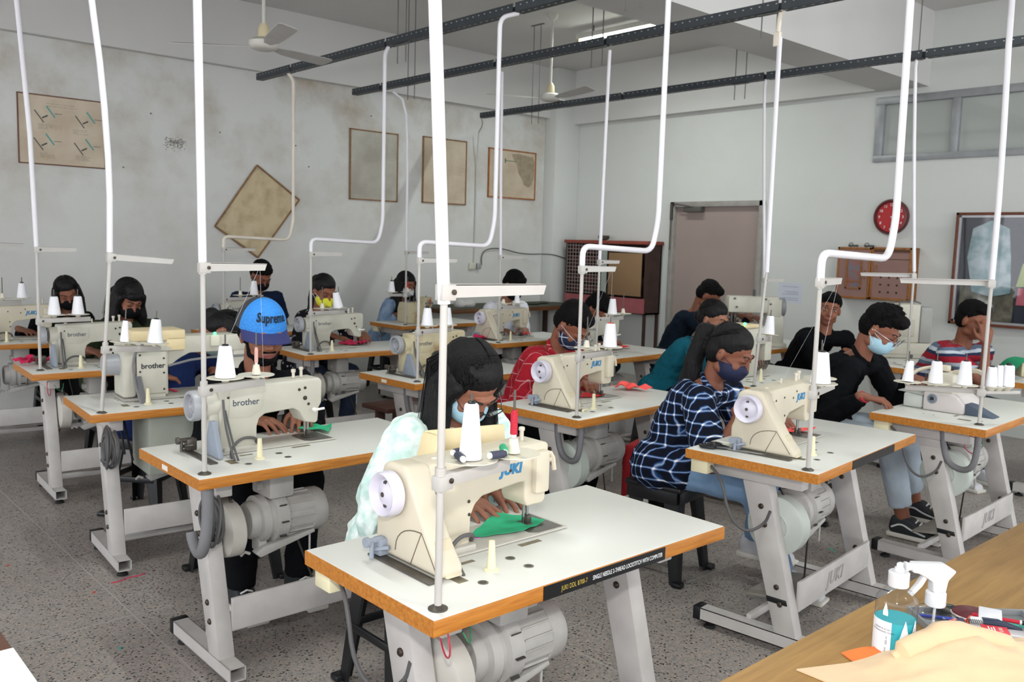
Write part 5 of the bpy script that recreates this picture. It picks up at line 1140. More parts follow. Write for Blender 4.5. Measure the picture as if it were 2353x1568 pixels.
    if nst:
        rr = random.Random(len(label))
        def st_(b):
            for k in range(nst):
                sg = rr.choice((-1, 1)); y0 = rr.uniform(-.085, .062); P_ = []
                for j in range(7):
                    a_ = (.03+.97*j/6)*PI/2*1.08; yy_ = y0-.02*j/6 if hair in ('long', 'shoulder', 'fringe') else y0*(1-j/6)-.09*j/6
                    k_ = math.sqrt(max(.12, 1-((yy_+.018)/.102)**2))
                    P_.append(hT(sg*math.sin(a_)*.0815*k_, yy_, .036+math.cos(a_)*.088*k_))
                if hair in ('long', 'shoulder', 'fringe'):
                    L = (.36 if hair == 'long' else .20)*rr.uniform(.55, 1.05); p_ = hT(sg*rr.uniform(.082, .092), y0-.02, -.02); P_.append(p_); o_ = rr.uniform(-.004, .022)*sg; dy = rr.uniform(-.05, .01)
                    P_ += [V((p_.x+o_*.6, p_.y+dy*.4, p_.z-L*.5)), V((p_.x+o_, p_.y+dy, p_.z-L))]
                b.tube(P_, [.0021, .0021, .0012], 4)
            if hair == 'pony':
                for k in range(nst):
                    an_ = rr.uniform(0, 2*PI); r0 = rr.uniform(.025, .040); o_ = V((math.cos(an_)*r0, math.sin(an_)*r0*.6, 0))
                    b.tube([p0+o_*.4, p1+o_*.7, p2+o_, p3+o_, p4+o_*.4+V((0, 0, rr.uniform(-.06, .02)))], [.002, .002, .001], 4, 1)
        part('hair_strands', e, st_, hair_m)['kind'] = 'stuff'
    if 'beard' in extras:
        b = MB(); EH(0, .036, -.078, .043, .042, .034)
        for sg in (-1, 1): b.cap(hT(sg*.058, .012, -.012), hT(sg*.050, .030, -.065), .010, .016); b.cap(hT(sg*.050, .030, -.065), hT(sg*.02, .07, -.082), .014, .014)
        b.cap(hT(-.022, .083, -.043), hT(.022, .083, -.043), .006)
        link('beard', voxel(b, 'beard', hair_s, .004, 2, disp=(.004, .01)), e)
    # ---- mask, glasses, cap
    if mask:
        mm = mask if not isinstance(mask, tuple) else mask[0]
        pointed = isinstance(mask, tuple)
        b = MB(); b.ell(hT(0, .036, -.050), (.066*s, .071*s, .058*s), RhE, 28, 18); b.ell(hT(0, .060, -.034), (.042*s, .053*s, .034*s), RhE, 24, 16)
        if pointed: b.cap(hT(0, .08, -.045), hT(0, .122, -.05), .036*s, .012*s)
        mo_ = link('mask', voxel(b, 'mask', mm, .005, 7), e)
        part('ear_loops', mo_, lambda b: [b.tube([hT(sg*.056, .052, zz), hT(sg*.070, .02, zz*.6), hT(sg*.082, -.012, .004 if zz > -.05 else -.02)], .0016, 5, 1) for sg in (-1, 1) for zz in (-.02, -.075)], mat('loop_white', 'dcdce0', rough=.7) if mm in (blue_mask,) or pointed else mm)
    if 'glasses' in extras or 'wire_glasses' in extras:
        gm = mat('glasses_black', '151519', rough=.25) if 'glasses' in extras else mat('glasses_silver', 'b9bcc2', rough=.2, metal=.8)
        tr_ = .0019 if 'glasses' in extras else .0012
        gax = Rh @ V((0, 1, -.12))
        gl = part('glasses', e, lambda b: ([b.torus(hT(sg*.034, .112, .004), .024*s, tr_, axis=gax, n=28, m=6) for sg in (-1, 1)], b.tube([hT(-.011, .113, .008), hT(0, .117, .011), hT(.011, .113, .008)], tr_, 6, 1), [b.tube([hT(sg*.058, .110, .008), hT(sg*.074, .07, .008), hT(sg*.080, -.005, .006)], tr_*.9, 6, 1) for sg in (-1, 1)]), gm)
        part('lens', gl, lambda b: [b.cyl(hT(sg*.034, .112, .004)-gax.normalized()*.0005, hT(sg*.034, .112, .004)+gax.normalized()*.0005, .0235*s, n=28) for sg in (-1, 1)], clear)
    e['_h'] = 1
    info = dict(e=e, hT=hT, Rh=Rh, root=root_xy, Rz=Rz, nk=nk, sh=sh, el=el, wr=wr, pel=pel, hc=hc)
    del e['_h']
    if stool and not stand: make_stool((root_xy.x, root_xy.y), hd, key, sit-.085)
    return info

def make_stool(xy, rz, key, h=.455):
    e = empty('plastic_stool', (xy[0], xy[1], 0), rz, 'black plastic stool under the '+PW[key], 'stool', 'black plastic stools')
    def seat(b):
        b.prism([(-.15, -.15), (.15, -.15), (.15, .15), (-.15, .15)], 'z', h-.03, h, .012, 3)
    part('seat', e, seat, black_pl, 'stseat%.2f' % h)
    for k, (sx, sy) in enumerate(((-1, -1), (1, -1), (1, 1), (-1, 1))):
        def lg(b):
            a, c = V((sx*.125, sy*.125, h-.02)), V((sx*.165, sy*.165, .0))
            ux, uy = V((-sx*.075, 0, 0)), V((0, -sy*.075, 0))
            t_ = .007
            for u_ in (ux, uy):
                b.add([a, a+u_, c+u_*.55, c, a+V((-sx*t_, -sy*t_, 0)), a+u_+V((-sx*t_, -sy*t_, 0)), c+u_*.55+V((-sx*t_, -sy*t_, 0)), c+V((-sx*t_, -sy*t_, 0))], [(0, 1, 2, 3), (7, 6, 5, 4), (0, 4, 5, 1), (1, 5, 6, 2), (2, 6, 7, 3), (3, 7, 4, 0)])
            b.box((c.x, c.y, .012), (.05, .05, .024), .008)
        part('leg', e, lg, black_pl, 'stleg%d%.2f' % (k, h))
    for i_, (z0, z1, d_) in enumerate(((h*.42, h*.42+.03, .142), (h-.085, h-.02, .14))):
        for sg_ in (-1, 1):
            part('crossbar', e, lambda b: b.b2((-.13, sg_*d_-.006, z0), (.13, sg_*d_+.006, z1), .003), black_pl, 'xb%.2f%d%d' % (h, i_, sg_))
            part('crossbar', e, lambda b: b.b2((sg_*d_-.006, -.13, z0), (sg_*d_+.006, .13, z1), .003), black_pl, 'yb%.2f%d%d' % (h, i_, sg_))
    return e

PW = dict(A1='man in the blue cap', A2='girl in navy with her head down', A3='woman in dark green', A4='woman in black at far left', B1='girl with glasses at the front desk', B3='girl in polka dots', B4='man in the navy t-shirt', D0='girl in denim',
          WS='man in the white shirt', C1='man in the red shirt', C2='man in dark teal', D1='girl in the plaid shirt', D2='woman in the teal top', E1='man in black with blue mask', SM='smiling man in black', ST='man in the striped t-shirt', SD='man by the door')
denim_dark = mat('dark_denim', '27344c', rough=.85, var=.12, bump=.2, bscale=300); denim_light = mat('light_denim', '7c9cbf', rough=.85, var=.12, scale=6); black_tr = mat('black_trousers', '111215', rough=.9, spec=.1); pale_tr = mat('pale_jeans', 'a8b4bf', rough=.85, var=.1, scale=7)
blk_shirt = mat('black_shirt', '101114', rough=.9, var=.12, scale=4, spec=.08); navy_shirt = mat('navy_shirt', '18223a', rough=.9, var=.1, spec=.1)
white_shoe = mat('white_shoe', 'c9c9cd', rough=.5); dark_shoe = mat('dark_shoe', '23282b', rough=.6); teal_sh = mat('teal_sweat', '165a6b', rough=.9, spec=.12, var=.1, scale=4)
HL = lambda k, a, c, z=.795: loc(k, a[0], a[1], z)
def hh(k, r=(.50, .45), l=(.655, .445), z=.798): return (V(loc(k, r[0], r[1], z)), V(loc(k, l[0], l[1], z)))
I = {}
I['B1'] = person('B1', 'girl in a mint puff-sleeve blouse and glasses sewing green cloth in front', (1.74, 2.12, 1.125), -90, 50, 0, 4, hh('B1', (.535, .462), (.675, .500), .792), men=False, shirt=mat('mint_floral', 'b9d6cf', rough=.85, col2='e4edea', scale=22, v2=.5, bump=.4, bscale=30), sleeve='puff', trousers=pale_tr, hair='long', mask=blue_mask, sk='8f5f4b', shoes=white_shoe, vox=.0045, hvox=.005, extras=('glasses', 'strands'), curl=.35, elbow=.9, handdir=((.10, -.9, -.12), (-.15, -.9, -.12)))
I['A1'] = person('A1', 'bearded man in a blue mesh cap and black shirt at the grey machine', (1.70, 3.46, 1.150), -94, 13, 0, 0, hh('A1', (.53, .50), (.63, .47), .805), shirt=blk_shirt, sleeve='long', trousers=black_tr, hair='under', sk='855642', shoes=dark_shoe, vox=.005, extras=('beard', 'collar'), curl=.7, handdir=((.5, -.8, -.1), (-.4, -.8, -.2)))
I['A2'] = person('A2', 'girl in a navy top bending so low her hair hides her face', (2.05, 4.66, 1.03), -50, 72, 0, -32, (loc('A2', .60, .60, .80), loc('A2', .82, .56, .80)), men=False, shirt=mat('royal_navy', '1a2850', rough=.9, spec=.12), sleeve='long', trousers=black_tr, hair='bun', mask=mat('mint_mask', '9fb8b5', rough=.8), sk='8a5a47', shoes=dark_shoe, vox=.006, curl=.8)
I['A3'] = person('A3', 'woman in a dark green top and black mask with wavy hair', (2.03, 6.07, 1.13), -90, 34, 8, 0, hh('A3'), men=False, shirt=mat('olive_green', '2c3524', rough=.9, spec=.1, var=.1), sleeve='long', trousers=black_tr, hair='fringe', mask=blk_mask, sk='8b5b48')
I['A4'] = person('A4', 'woman in black with long straight hair at far left', (2.02, 7.42, 1.085), -92, 26, -4, 12, hh('A4'), men=False, shirt=blk_shirt, sleeve='long', trousers=black_tr, hair='long', mask=blk_mask, sk='8a5a47')
I['B3'] = person('B3', 'girl in a white-dotted black top wearing a bright yellow mask', (3.52, 6.10, 1.155), -93, 26, 0, 0, hh('B3', (.60, .50), (.74, .48)), men=False, shirt=mat_dots('polka_top', '14141a', 'c9c9cc'), sleeve='long', trousers=denim_dark, hair='pony', mask=(mat('yellow_mask', 'd8d63c', rough=.8), 1), sk='85543f')
I['B4'] = person('B4', 'man in a navy t-shirt and black mask below the tilted chart', (3.67, 7.48, 1.215), -90, 38, 0, 0, hh('B4', (.62, .45), (.76, .43)), shirt=navy_shirt, sleeve='short', trousers=denim_dark, hair='flat', mask=blk_mask, sk='7d4e3b')
I['D0'] = person('D0', 'girl in a blue denim jacket with long hair and white mask', (5.31, 7.54, 1.12), -90, 22, 6, 0, hh('D0', (.40, .45), (.55, .45)), men=False, shirt=mat('denim_jacket', '6f8bb0', rough=.85, col2='93a8c4', scale=12), sleeve='long', trousers=denim_light, hair='long', mask=(mat('grey_mask', 'c3c6cd', rough=.8), 1), sk='85543f')
I['WS'] = person('WS', 'bearded man in a white shirt and black mask', (5.47, 6.05, 1.185), -90, 36, 0, 0, hh('WS', (.56, .45), (.72, .44)), shirt=mat('white_shirt', 'd5d7df', rough=.8, var=.03), sleeve='long', trousers=black_tr, hair='flat', mask=blk_mask, sk='8d5d49', extras=('beard',))
I['C1'] = person('C1', 'man in a red windowpane shirt with a plaid mask and glasses', (3.55, 3.43, 1.115), -88, 44, 0, 0, hh('C1', (.49, .45), (.62, .42)), shirt=mat_plaid('red_plaid', '9e1c2a', 'c28a90', sc=1/.085, w=.012, soft=.02), sleeve='long', trousers=black_tr, hair='short', mask=mat_plaid('plaid_mask', '20283c', 'aeb6c8', sc=1/.045, w=.03, soft=.03), sk='7f4f3c', shoes=dark_shoe, extras=('wire_glasses', 'collar'), vox=.006)
I['C2'] = person('C2', 'man in a dark teal shirt mostly hidden behind the machine', (5.25, 4.80, 1.06), -88, 52, 0, 0, hh('C2', (.66, .45), (.80, .44)), shirt=mat('dark_teal_shirt', '16262c', rough=.9, spec=.1), sleeve='long', trousers=black_tr, hair='short', mask=blk_mask, sk='7f4f3c')
I['D1'] = person('D1', 'girl in a navy and white plaid shirt with a long ponytail', (3.42, 2.30, 1.095), -80, 28, 0, 0, (loc('D1', .52, .44, .84), loc('D1', .66, .42, .80)), men=False, shirt=mat_plaid('navy_plaid', '0d1322', '93a6c6', '22487f', sc=1/.052, w=.012, soft=.13), sleeve='elbow', trousers=denim_light, hair='pony', mask=navy_mask, sk='7f4f3d', shoes=white_shoe, vox=.0055, feet=((3.56, 2.05, .085), (3.72, 2.3, .15)), extras=('collar',), tl=.40)
I['D2'] = person('D2', 'smiling woman in a teal sweatshirt with her mask pulled down', (5.06, 3.55, 1.09), -82, 20, -6, 0, hh('D2', (.56, .42), (.70, .40), .82), men=False, shirt=teal_sh, sleeve='long', trousers=black_tr, hair='bun', mask=mat_dots('dotted_mask', '23252d', '6b6f78', 90, .2), sk='9a6a55')
I['SD'] = person('SD', 'man in a dark shirt bending at the machine beside the door', (6.55, 4.66, 1.155), -70, 40, 0, 0, ((6.62, 4.28, 1.0), (6.75, 4.25, .98)), shirt=mat('charcoal_navy', '151e2a', rough=.9, spec=.1), sleeve='long', trousers=black_tr, hair='flat', sk='7d4e3b', sit=.56)
I['SM'] = person('SM', 'smiling young man in black looking towards the camera', (6.48, 3.47, 1.12), -112, 4, -36, -8, ((6.45, 3.14, .80), (6.8, 3.10, .80)), shirt=blk_shirt, sleeve='long', trousers=black_tr, hair='flat', sk='8a5844', extras=('open_eyes', 'collar'))
I['E1'] = person('E1', 'man in a black shirt, blue surgical mask and cropped pale jeans', (4.84, 2.28, 1.14), -84, 34, 0, 0, (loc('E1', .19, .53, .80), loc('E1', .50, .46, .88)), shirt=blk_shirt, sleeve='long', trousers=pale_tr, hair='spiky', mask=blue_mask, sk='855543', shoes=dark_shoe, vox=.0055, feet=((4.83, 2.06, .09), (5.15, 2.14, .11)), extras=('wire_glasses', 'cropped', 'wave', 'collar'), curl=.9)
hp_ = V((6.37, 2.35, 1.13))
I['ST'] = person('ST', 'man in a red, grey and white striped t-shirt resting his face on one hand', (6.36, 2.35, 1.13), -104, 16, 0, 0, ((6.28, 2.235, 1.12), (6.75, 2.1, .80)), shirt=mat_stripes('stripes_tee', ['5b6a80', 'a8b1bd', '9c2233', '9c2233', '2a3550', 'b9c0ca', '5b6a80', '8c2230'], .17), sleeve='short', trousers=denim_dark, hair='flat', sk='7d4e3b', handdir=((.1, .1, 1), (0, -1, 0)), extras=('noface',), shoes=white_shoe, curl=.9)
# blue mesh cap on the man at the left desk
ia = I['A1']; hT, Rh, e = ia['hT'], ia['Rh'], ia['e']
cap_e = link('cap', None, e)
def capdome(b, front):
    n, m_ = 40, 16; vs = []; idx = {}
    for j in range(m_+1):
        ph = PI/2*j/m_
        for i in range(n):
            a = 2*PI*i/n; x = math.cos(a)*math.sin(ph)*.092; y = math.sin(a)*math.sin(ph)*.108; z = math.cos(ph)*.112
            if y > 0: z = z*(1+.06*y/.1)
            vs.append(hT(x, y-.016, .030+z))
    fs = []
    for j in range(m_):
        for i in range(n):
            a = 2*PI*(i+.5)/n; isf = math.sin(a) > .22
            if isf == front: fs.append((j*n+i, j*n+(i+1) % n, (j+1)*n+(i+1) % n, (j+1)*n+i))
    b.add(vs, fs)
    bmesh.ops.remove_doubles(b.bm, verts=b.bm.verts, dist=1e-6)
mesh_blue = mat('blue_mesh', '2f86d8', rough=.6, var=.12, bump=.6, bscale=150, scale=150)
part('cap_front', e, lambda b: capdome(b, True), mesh_blue); part('cap_back', e, lambda b: capdome(b, False), mat('grey_cap_mesh', '34363c', rough=.7, var=.15, scale=150))
def visor(b):
    n, k = 18, 7; vs = []
    for t_ in (0, .004):
        for j in range(k+1):
            r = j/k
            for i in range(n+1):
                a = PI*(.06+.88*i/n); x = math.cos(a)*.090; y = math.sin(a)*.104-.012
                out = .075*math.sin(a)**.8*r
                vs.append(hT(x*(1+.02*r), y+out, .034-.014*r**1.4-(abs(math.cos(a))**2)*.022*r-t_))
    w = n+1; h_ = (k+1)*w; fs = []
    for j in range(k):
        for i in range(n): a = j*w+i; fs += [(a, a+1, a+w+1, a+w), (h_+a, h_+a+w, h_+a+w+1, h_+a+1)]
    for i in range(n): fs.append((k*w+i, k*w+i+1, h_+k*w+i+1, h_+k*w+i))
    b.add(vs, fs)
part('cap_visor', e, visor, mat('navy_visor', '2b2f63', rough=.7))
def bendcap(co):
    a = PI/2+(co.x)/.105; ph = PI/2*(1-(co.y+.048)/.150)
    x = math.cos(a)*math.sin(ph)*.0935; y = math.sin(a)*math.sin(ph)*.1095; z = math.cos(ph)*.1135*(1+.06*y/.1)
    return hT(x, y-.0105, .032+z)
text('cap_lettering', 'Supreme', .041, mat('cap_print', '232b3a', rough=.6, var=0), e, None, .0003, 0, bold=.0012, bend=bendcap)
bpy.data.objects.remove(cap_e)
# white sleeve stripes, lanyards
i2 = I['D2']
for s0, mm in ((-.012, 'd9d6d2'), (.0, 'c79a3c'), (.012, 'd9d6d2')):
    S, E_ = i2['sh'][0], i2['el'][0]; ax = (E_-S).normalized(); outv = V((.9, -.25, .1)); outv = (outv-ax*outv.dot(ax)).normalized(); lat = ax.cross(outv)
    part('sleeve_stripe', i2['e'], lambda b: b.tube([S+ax*t_+outv*.071+lat*s0 for t_ in (.09, .13, .17, .21)], .0062, 6), mat('stripe_'+mm, mm, rough=.8))
# wrist thread / watch
ie = I['E1']
part('red_wristband', ie['e'], lambda b: b.torus(ie['wr'][0], .029, .006, axis=(ie['wr'][0]-ie['el'][0]), n=20), mat('red_band', 'b0283a', rough=.7))

# ------------------------------------------------------------------ cloth being sewn
green_c = mat('green_fabric', '2aa878', rough=.8, var=.05, scale=20); pink_c = mat('pink_fabric', 'd12356', rough=.8, var=.08); red_c = mat('red_fabric', 'd42a2e', rough=.8, var=.08); coral_c = mat('coral_fabric', 'ef5a55', rough=.8, var=.06)
def cloth(k, pts, m, label, amp=.004, z=TH+.0085, seed=0, cat='cloth', g='cloth pieces on the sewing tables'):
    P4 = [V(loc(k, u, v, 0)) for u, v in pts]; o_ = sum(P4, V((0, 0, 0)))/4
    def f(u, v):
        p = P4[0].lerp(P4[1], u).lerp(P4[3].lerp(P4[2], u), v)-o_
        w = .012*noise.noise((p.x*9+seed, p.y*9, 2))
        return (p.x+w, p.y+w, .003+amp*(.5+noise.noise((p.x*22+seed, p.y*22, seed))))
    return single('cloth_piece', lambda b: b.patch(f, 22, 22, .0012), m, label, cat, g, (o_.x, o_.y, z))
cloth('B1', [(.37, .345), (.50, .285), (.64, .325), (.575, .465)], green_c, 'green cloth under the needle of the front cream machine', .006)
cloth('A1', [(.60, .455), (.69, .36), (.77, .47), (.655, .51)], green_c, 'green cloth at the machine of the man in the blue cap', .012)
cloth('C1', [(.42, .37), (.50, .30), (.62, .34), (.55, .43)], red_c, 'flat red cloth under the needle of the man in red', .008)
cloth('C1', [(.80, .45), (.86, .36), (.95, .27), (.98, .46)], coral_c, 'folded coral cloth bundle on the desk of the man in red', .03)
cloth('D1', [(.52, .40), (.60, .34), (.74, .33), (.66, .47)], coral_c, 'coral cloth at the machine of the girl in plaid', .012)
cloth('B3', [(.47, .42), (.56, .30), (.78, .44), (.62, .50)], pink_c, 'magenta cloth at the machine of the yellow-masked girl', .02)
cloth('A2', [(.43, .50), (.455, .515), (.485, .345), (.46, .33)], pink_c, 'narrow pink strip beside the big bar-tack machine', .002, TH+.0135)
cloth('A3', [(-.02, .46), (.02, .34), (.22, .44), (.12, .53)], pink_c, 'crumpled pink cloth heap at the corner of a left desk', .035)
cloth('C2', [(.72, .38), (.78, .32), (.86, .36), (.80, .42)], red_c, 'small red cloth by the hands of the man in dark teal', .012)
cloth('D2', [(.38, .34), (.44, .28), (.52, .33), (.46, .40)], red_c, 'red cloth under the hands of the teal woman', .03)
cloth('B4', [(.64, .38), (.70, .30), (.80, .36), (.74, .42)], pink_c, 'pink cloth under the hands of the man in navy', .012)
cloth('WS', [(.0, .30), (.06, .22), (.16, .30), (.08, .38)], pink_c, 'small pink cloth at the left corner before the man in white', .03, TH+.004)
cloth('WS', [(.60, .40), (.66, .34), (.76, .38), (.70, .44)], red_c, 'small red cloth under the hands of the man in white', .012)
single('paper_dot', lambda b: b.lathe([(0, 0), (.013, 0), (.013, .001), (0, .001)], n=20), mat('pink_sticker', 'dd8fd0', rough=.6), 'round pink chalk disc beside the green cloth in front', 'chalk', base=loc('B1', .40, .345, TH+.007))
# scissors on the plaid girl's desk
def scissors(pos, rz, label, hm, s=1.0):
    e = empty('scissors', pos, rz, label, 'scissors')
    part('blades', e, lambda b: (b.prism([(0, -.008*s), (.13*s, -.002*s), (.135*s, 0), (.02*s, .008*s), (0, .008*s)], 'z', .003, .006), b.prism([(0, -.010*s), (.11*s, -.012*s), (.128*s, -.004*s), (.02*s, .004*s)], 'z', .0065, .009), b.cyl((.01*s, 0, .002), (.01*s, 0, .012), .005*s, n=12)), steel)
    part('handle', e, lambda b: (b.torus((-.055*s, .022*s, .008), .022*s, .006*s, n=20, sy=.75), b.torus((-.062*s, -.022*s, .008), .026*s, .006*s, n=20, sy=.75), b.tube([(.01*s, 0, .007), (-.02*s, .012*s, .008), (-.036*s, .016*s, .008)], .006*s, 7), b.tube([(.01*s, 0, .007), (-.02*s, -.012*s, .008), (-.036*s, -.016*s, .008)], .006*s, 7)), hm)
    return e
p = loc('D1', .10, .42, TH+.001)
scissors((p.x, p.y, p.z), R(-78), 'big steel scissors with black handles on the plaid girl\'s desk', black_pl, 1.15)
p = loc('D1', .15, .475, TH+.001)
single('white_bracket', lambda b: b.tube([(-.055, .0, .006), (.03, .045, .006), (.035, -.03, .006)], .005, 6, closed=True), mat('bracket_white', 'e0dfd5', rough=.5), 'thin white triangular guide behind the scissors', 'guide', base=p)
single('pencil_stub', lambda b: (b.cyl((0, 0, .007), (.04, .01, .007), .006)), ivory, 'short white chalk stub on the desk of the man in red', 'chalk', base=loc('C1', .17, .12, TH+.001))

# ------------------------------------------------------------------ benches, bags, scraps
bn = empty('wooden_bench', (3.75, 4.98, 0), R(2), 'dark brown wooden bench behind the empty middle desk', 'bench')
bw = mat_wood('bench_wood', '5a3a30', '3d2620', (2, 12, 12))
part('seat', bn, lambda b: b.b2((-.5, -.15, .42), (.45, .15, .45), .003), bw)
for sx, sy in ((-.38, -.1), (-.38, .1), (.36, -.1), (.36, .1)): part('leg', bn, lambda b: b.b2((sx-.03, sy-.02, 0), (sx+.03, sy+.02, .42), .002), bw)
bg_ = empty('backpack', (4.12, 3.32, 0), R(20), 'red and black backpack on the floor under the red-shirted man\'s desk', 'bag')
part('body', bg_, lambda b: b.b2((-.15, -.11, 0), (.15, .11, .40), .05, 4), mat('bag_red', 'b3222b', rough=.8))
part('black_panel', bg_, lambda b: (b.b2((-.045, -.117, .02), (.045, .117, .36), .02), b.b2((-.155, -.05, .04), (.155, .05, .30), .02)), mat('bag_black', '18181a', rough=.8))
part('handle', bg_, lambda b: b.tube([(-.04, 0, .39), (-.03, 0, .43), (.03, 0, .43), (.04, 0, .39)], .008, 6, 1), black_pl)
single('floor_thread', lambda b: b.tube([(0, 0, .002), (.04, .0, .002), (.08, .02, .003), (.13, .015, .002), (.16, .03, .002)], .0022, 5, 2), mat('pink_thread_floor', 'd8305a', rough=.8), 'loose pink thread lying on the floor by a table foot', 'thread', base=(1.24, 4.0, 0))
for (x, y, c, l) in ((.94, 4.51, 'd8502e', 'tiny red scrap on the floor at far left'), (1.15, 3.94, 'd8502e', 'tiny red scrap on the floor in front of a table foot'), (1.06, 3.33, '35a79a', 'tiny teal scrap on the open floor'), (4.31, 2.2, '63c7b0', 'mint paper strip on the floor beyond the plaid girl\'s desk')):
    single('floor_scrap', lambda b: b.box((0, 0, .001), (.02 if c != '63c7b0' else .07, .008, .0015), 0, Euler((0, 0, 1.0)).to_matrix()), mat('scrap_'+c, c, rough=.8, var=0), l, 'scrap', 'scraps on the floor', (x, y, 0))

# ------------------------------------------------------------------ teacher's table, front right
TZ = .76
tt = empty('brown_table', (2.3, .3, 0), 0, 'wide tan wooden table at the lower right with bottles on it', 'table')
part('top', tt, lambda b: b.b2((-1.25, -1.1, TZ-.035), (1.5, .59, TZ), .003), mat_wood('tan_tabletop', 'a9834c', '8f6b3a', (1.2, 16, 16), rough=.4))
for x in (-1.15, 1.4):
    for y in (-1.0, .5): part('leg', tt, lambda b: b.b2((x-.03, y-.03, 0), (x+.03, y+.03, TZ-.035), .003), bw)
lt = empty('side_table', (-.2, 1.2, 0), 0, 'brown table corner at the lower left edge', 'table')
part('top', lt, lambda b: b.b2((-.7, -1.6, .715), (.59, .90, .75), .003), mat('brown_paint', '6a4637', rough=.5, var=.08))
for x in (-.62, .5):
    for y in (-1.5, .82): part('leg', lt, lambda b: b.b2((x-.03, y-.03, 0), (x+.03, y+.03, .715)), bw)
single('white_sheet', lambda b: b.patch(lambda u, v: (-.55+.94*u*1.0, -.7+.72*v+.004*noise.noise((u*30, 0, 0)), .0015), 30, 10, .001), mat('chart_paper', 'eeeee9', rough=.7, var=.01), 'large white paper sheet on the brown table, lower left corner', 'paper', base=(0, 1.83, .7508))
def clearp(name, tint, rough=.05, ior=1.35):
    m = mat(name, tint, rough=rough, trans=1.0, ior=ior, var=0, spec=.5); return m
def bottle_prof(r, h, nr, nh): return [(0, .0), (r*.9, 0), (r, .006), (r, h*.80), (r*.96, h*.86), (r*.72, h*.95), (nr*1.2, h), (nr, h+.003), (nr, h+nh)]
b1 = empty('sanitiser_bottle', (1.722, .735, TZ), 0, 'clear bottle half full of turquoise liquid with a white cap', 'bottle')
r, h = .040, .138
part('shell', b1, lambda b: b.lathe(bottle_prof(r, h, .012, .012), n=40), pet)
part('liquid', b1, lambda b: b.lathe([(0, .002), (r*.96, .004), (r*.97, .076), (0, .076)], n=40), mat('turquoise_liquid', '31b0bd', rough=.15, var=0, spec=.4))
part('cap', b1, lambda b: (b.lathe([(.019, h+.004), (.020, h+.006), (.020, h+.032), (.018, h+.034), (.0, h+.034)], n=32), b.lathe([(.009, h+.034), (.010, h+.036), (.009, h+.042), (0, h+.043)], n=20), b.b2((-.006, -.005, h+.036), (.008, .005, h+.052), .003)), mat('cap_white', 'd8d8dc', rough=.35))
def label_(b, a0, a1, z0, z1, rr=r+.0005, cut=0):
    n = 20; vs = []
    for i in range(n+1):
        a = a0+(a1-a0)*i/n; zt = z1-(cut*(abs(i/n-.5)*2))
        vs += [(math.cos(a)*rr, math.sin(a)*rr, z0), (math.cos(a)*rr, math.sin(a)*rr, zt+(.0012*random.uniform(-1, 1) if cut else 0))]
    b.add(vs, [(2*i, 2*i+2, 2*i+3, 2*i+1) for i in range(n)])
lb = mat('label_white', 'e6e8ee', rough=.6, var=0)
CA = math.atan2(-.735, -1.722)
part('label', b1, lambda b: label_(b, CA-1.9, CA-.15, .004, .078), lb)
part('label_remnant', b1, lambda b: (label_(b, CA+.15, CA+.8, .02, .085, cut=.05), label_(b, CA-.62, CA-.36, .090, .118, cut=.02), label_(b, CA+.85, CA+1.3, .03, .085, cut=.03)), lb)
def wraptxt(s_, z, size, a0, rr=r+.0009, vert=False):
    def bend(co):
        if vert: a = a0-co.y/rr; return V((math.cos(a)*rr, math.sin(a)*rr, z+co.x))
        a = a0+co.x/rr; return V((math.cos(a)*rr, math.sin(a)*rr, z+co.y))
    text('label_lettering', s_, size, mat('label_ink', '4a4c58', rough=.6, var=0), b1, None, .0001, bend=bend)
for i, s_ in enumerate(('KASHIPUR ROAD', 'UTTARAKHAND INDIA')): wraptxt(s_, .062-i*.006, .0048, CA-.62)
wraptxt('A', .058, .010, CA+.95); wraptxt('500 ml', .040, .0062, CA-.36, vert=True); wraptxt('Net Vol.', .016, .0062, CA-.40, vert=True)
b2 = empty('spray_bottle', (1.795, .690, TZ), 0, 'empty clear spray bottle with a white trigger head', 'bottle')
r2, h2 = .0415, .095
part('shell', b2, lambda b: b.lathe(bottle_prof(r2, h2, .013, .010), n=40), pet)
part('collar', b2, lambda b: b.lathe([(.0185, h2+.003), (.020, h2+.006), (.0195, h2+.030), (.016, h2+.033), (0, h2+.033)], n=32), MATS['cap_white'])
part('dip_tube', b2, lambda b: b.tube([(0, 0, h2), (.002, .002, .05), (.01, .01, .006)], .0028, 8), mat('tube_clear', 'd9dde0', rough=.3))
# trigger head: points to the camera's left
tang = math.atan2(-.05+.668, -.744-.05)
hd_ = part('trigger_head', b2, lambda b: (b.prism([(-.012, 0), (.014, 0), (.018, .025), (.034, .044), (.012, .058), (-.055, .060), (-.058, .042), (-.045, .040), (-.030, .032), (-.014, .022)], 'y', -.013, .013, .004, 3), b.cyl((-.055, 0, .051), (-.064, 0, .051), .008), b.b2((-.070, -.0075, .044), (-.062, .0075, .060), .002)), MATS['cap_white'])
hd_.location = (0, 0, h2+.032); hd_.rotation_euler = (0, 0, tang+PI)
tg = part('trigger', b2, lambda b: b.prism([(-.030, .036), (-.020, .034), (-.032, .012), (-.052, -.010), (-.058, -.004), (-.044, .014)], 'y', -.006, .006, .002), MATS['cap_white'])
tg.location = hd_.location; tg.rotation_euler = hd_.rotation_euler
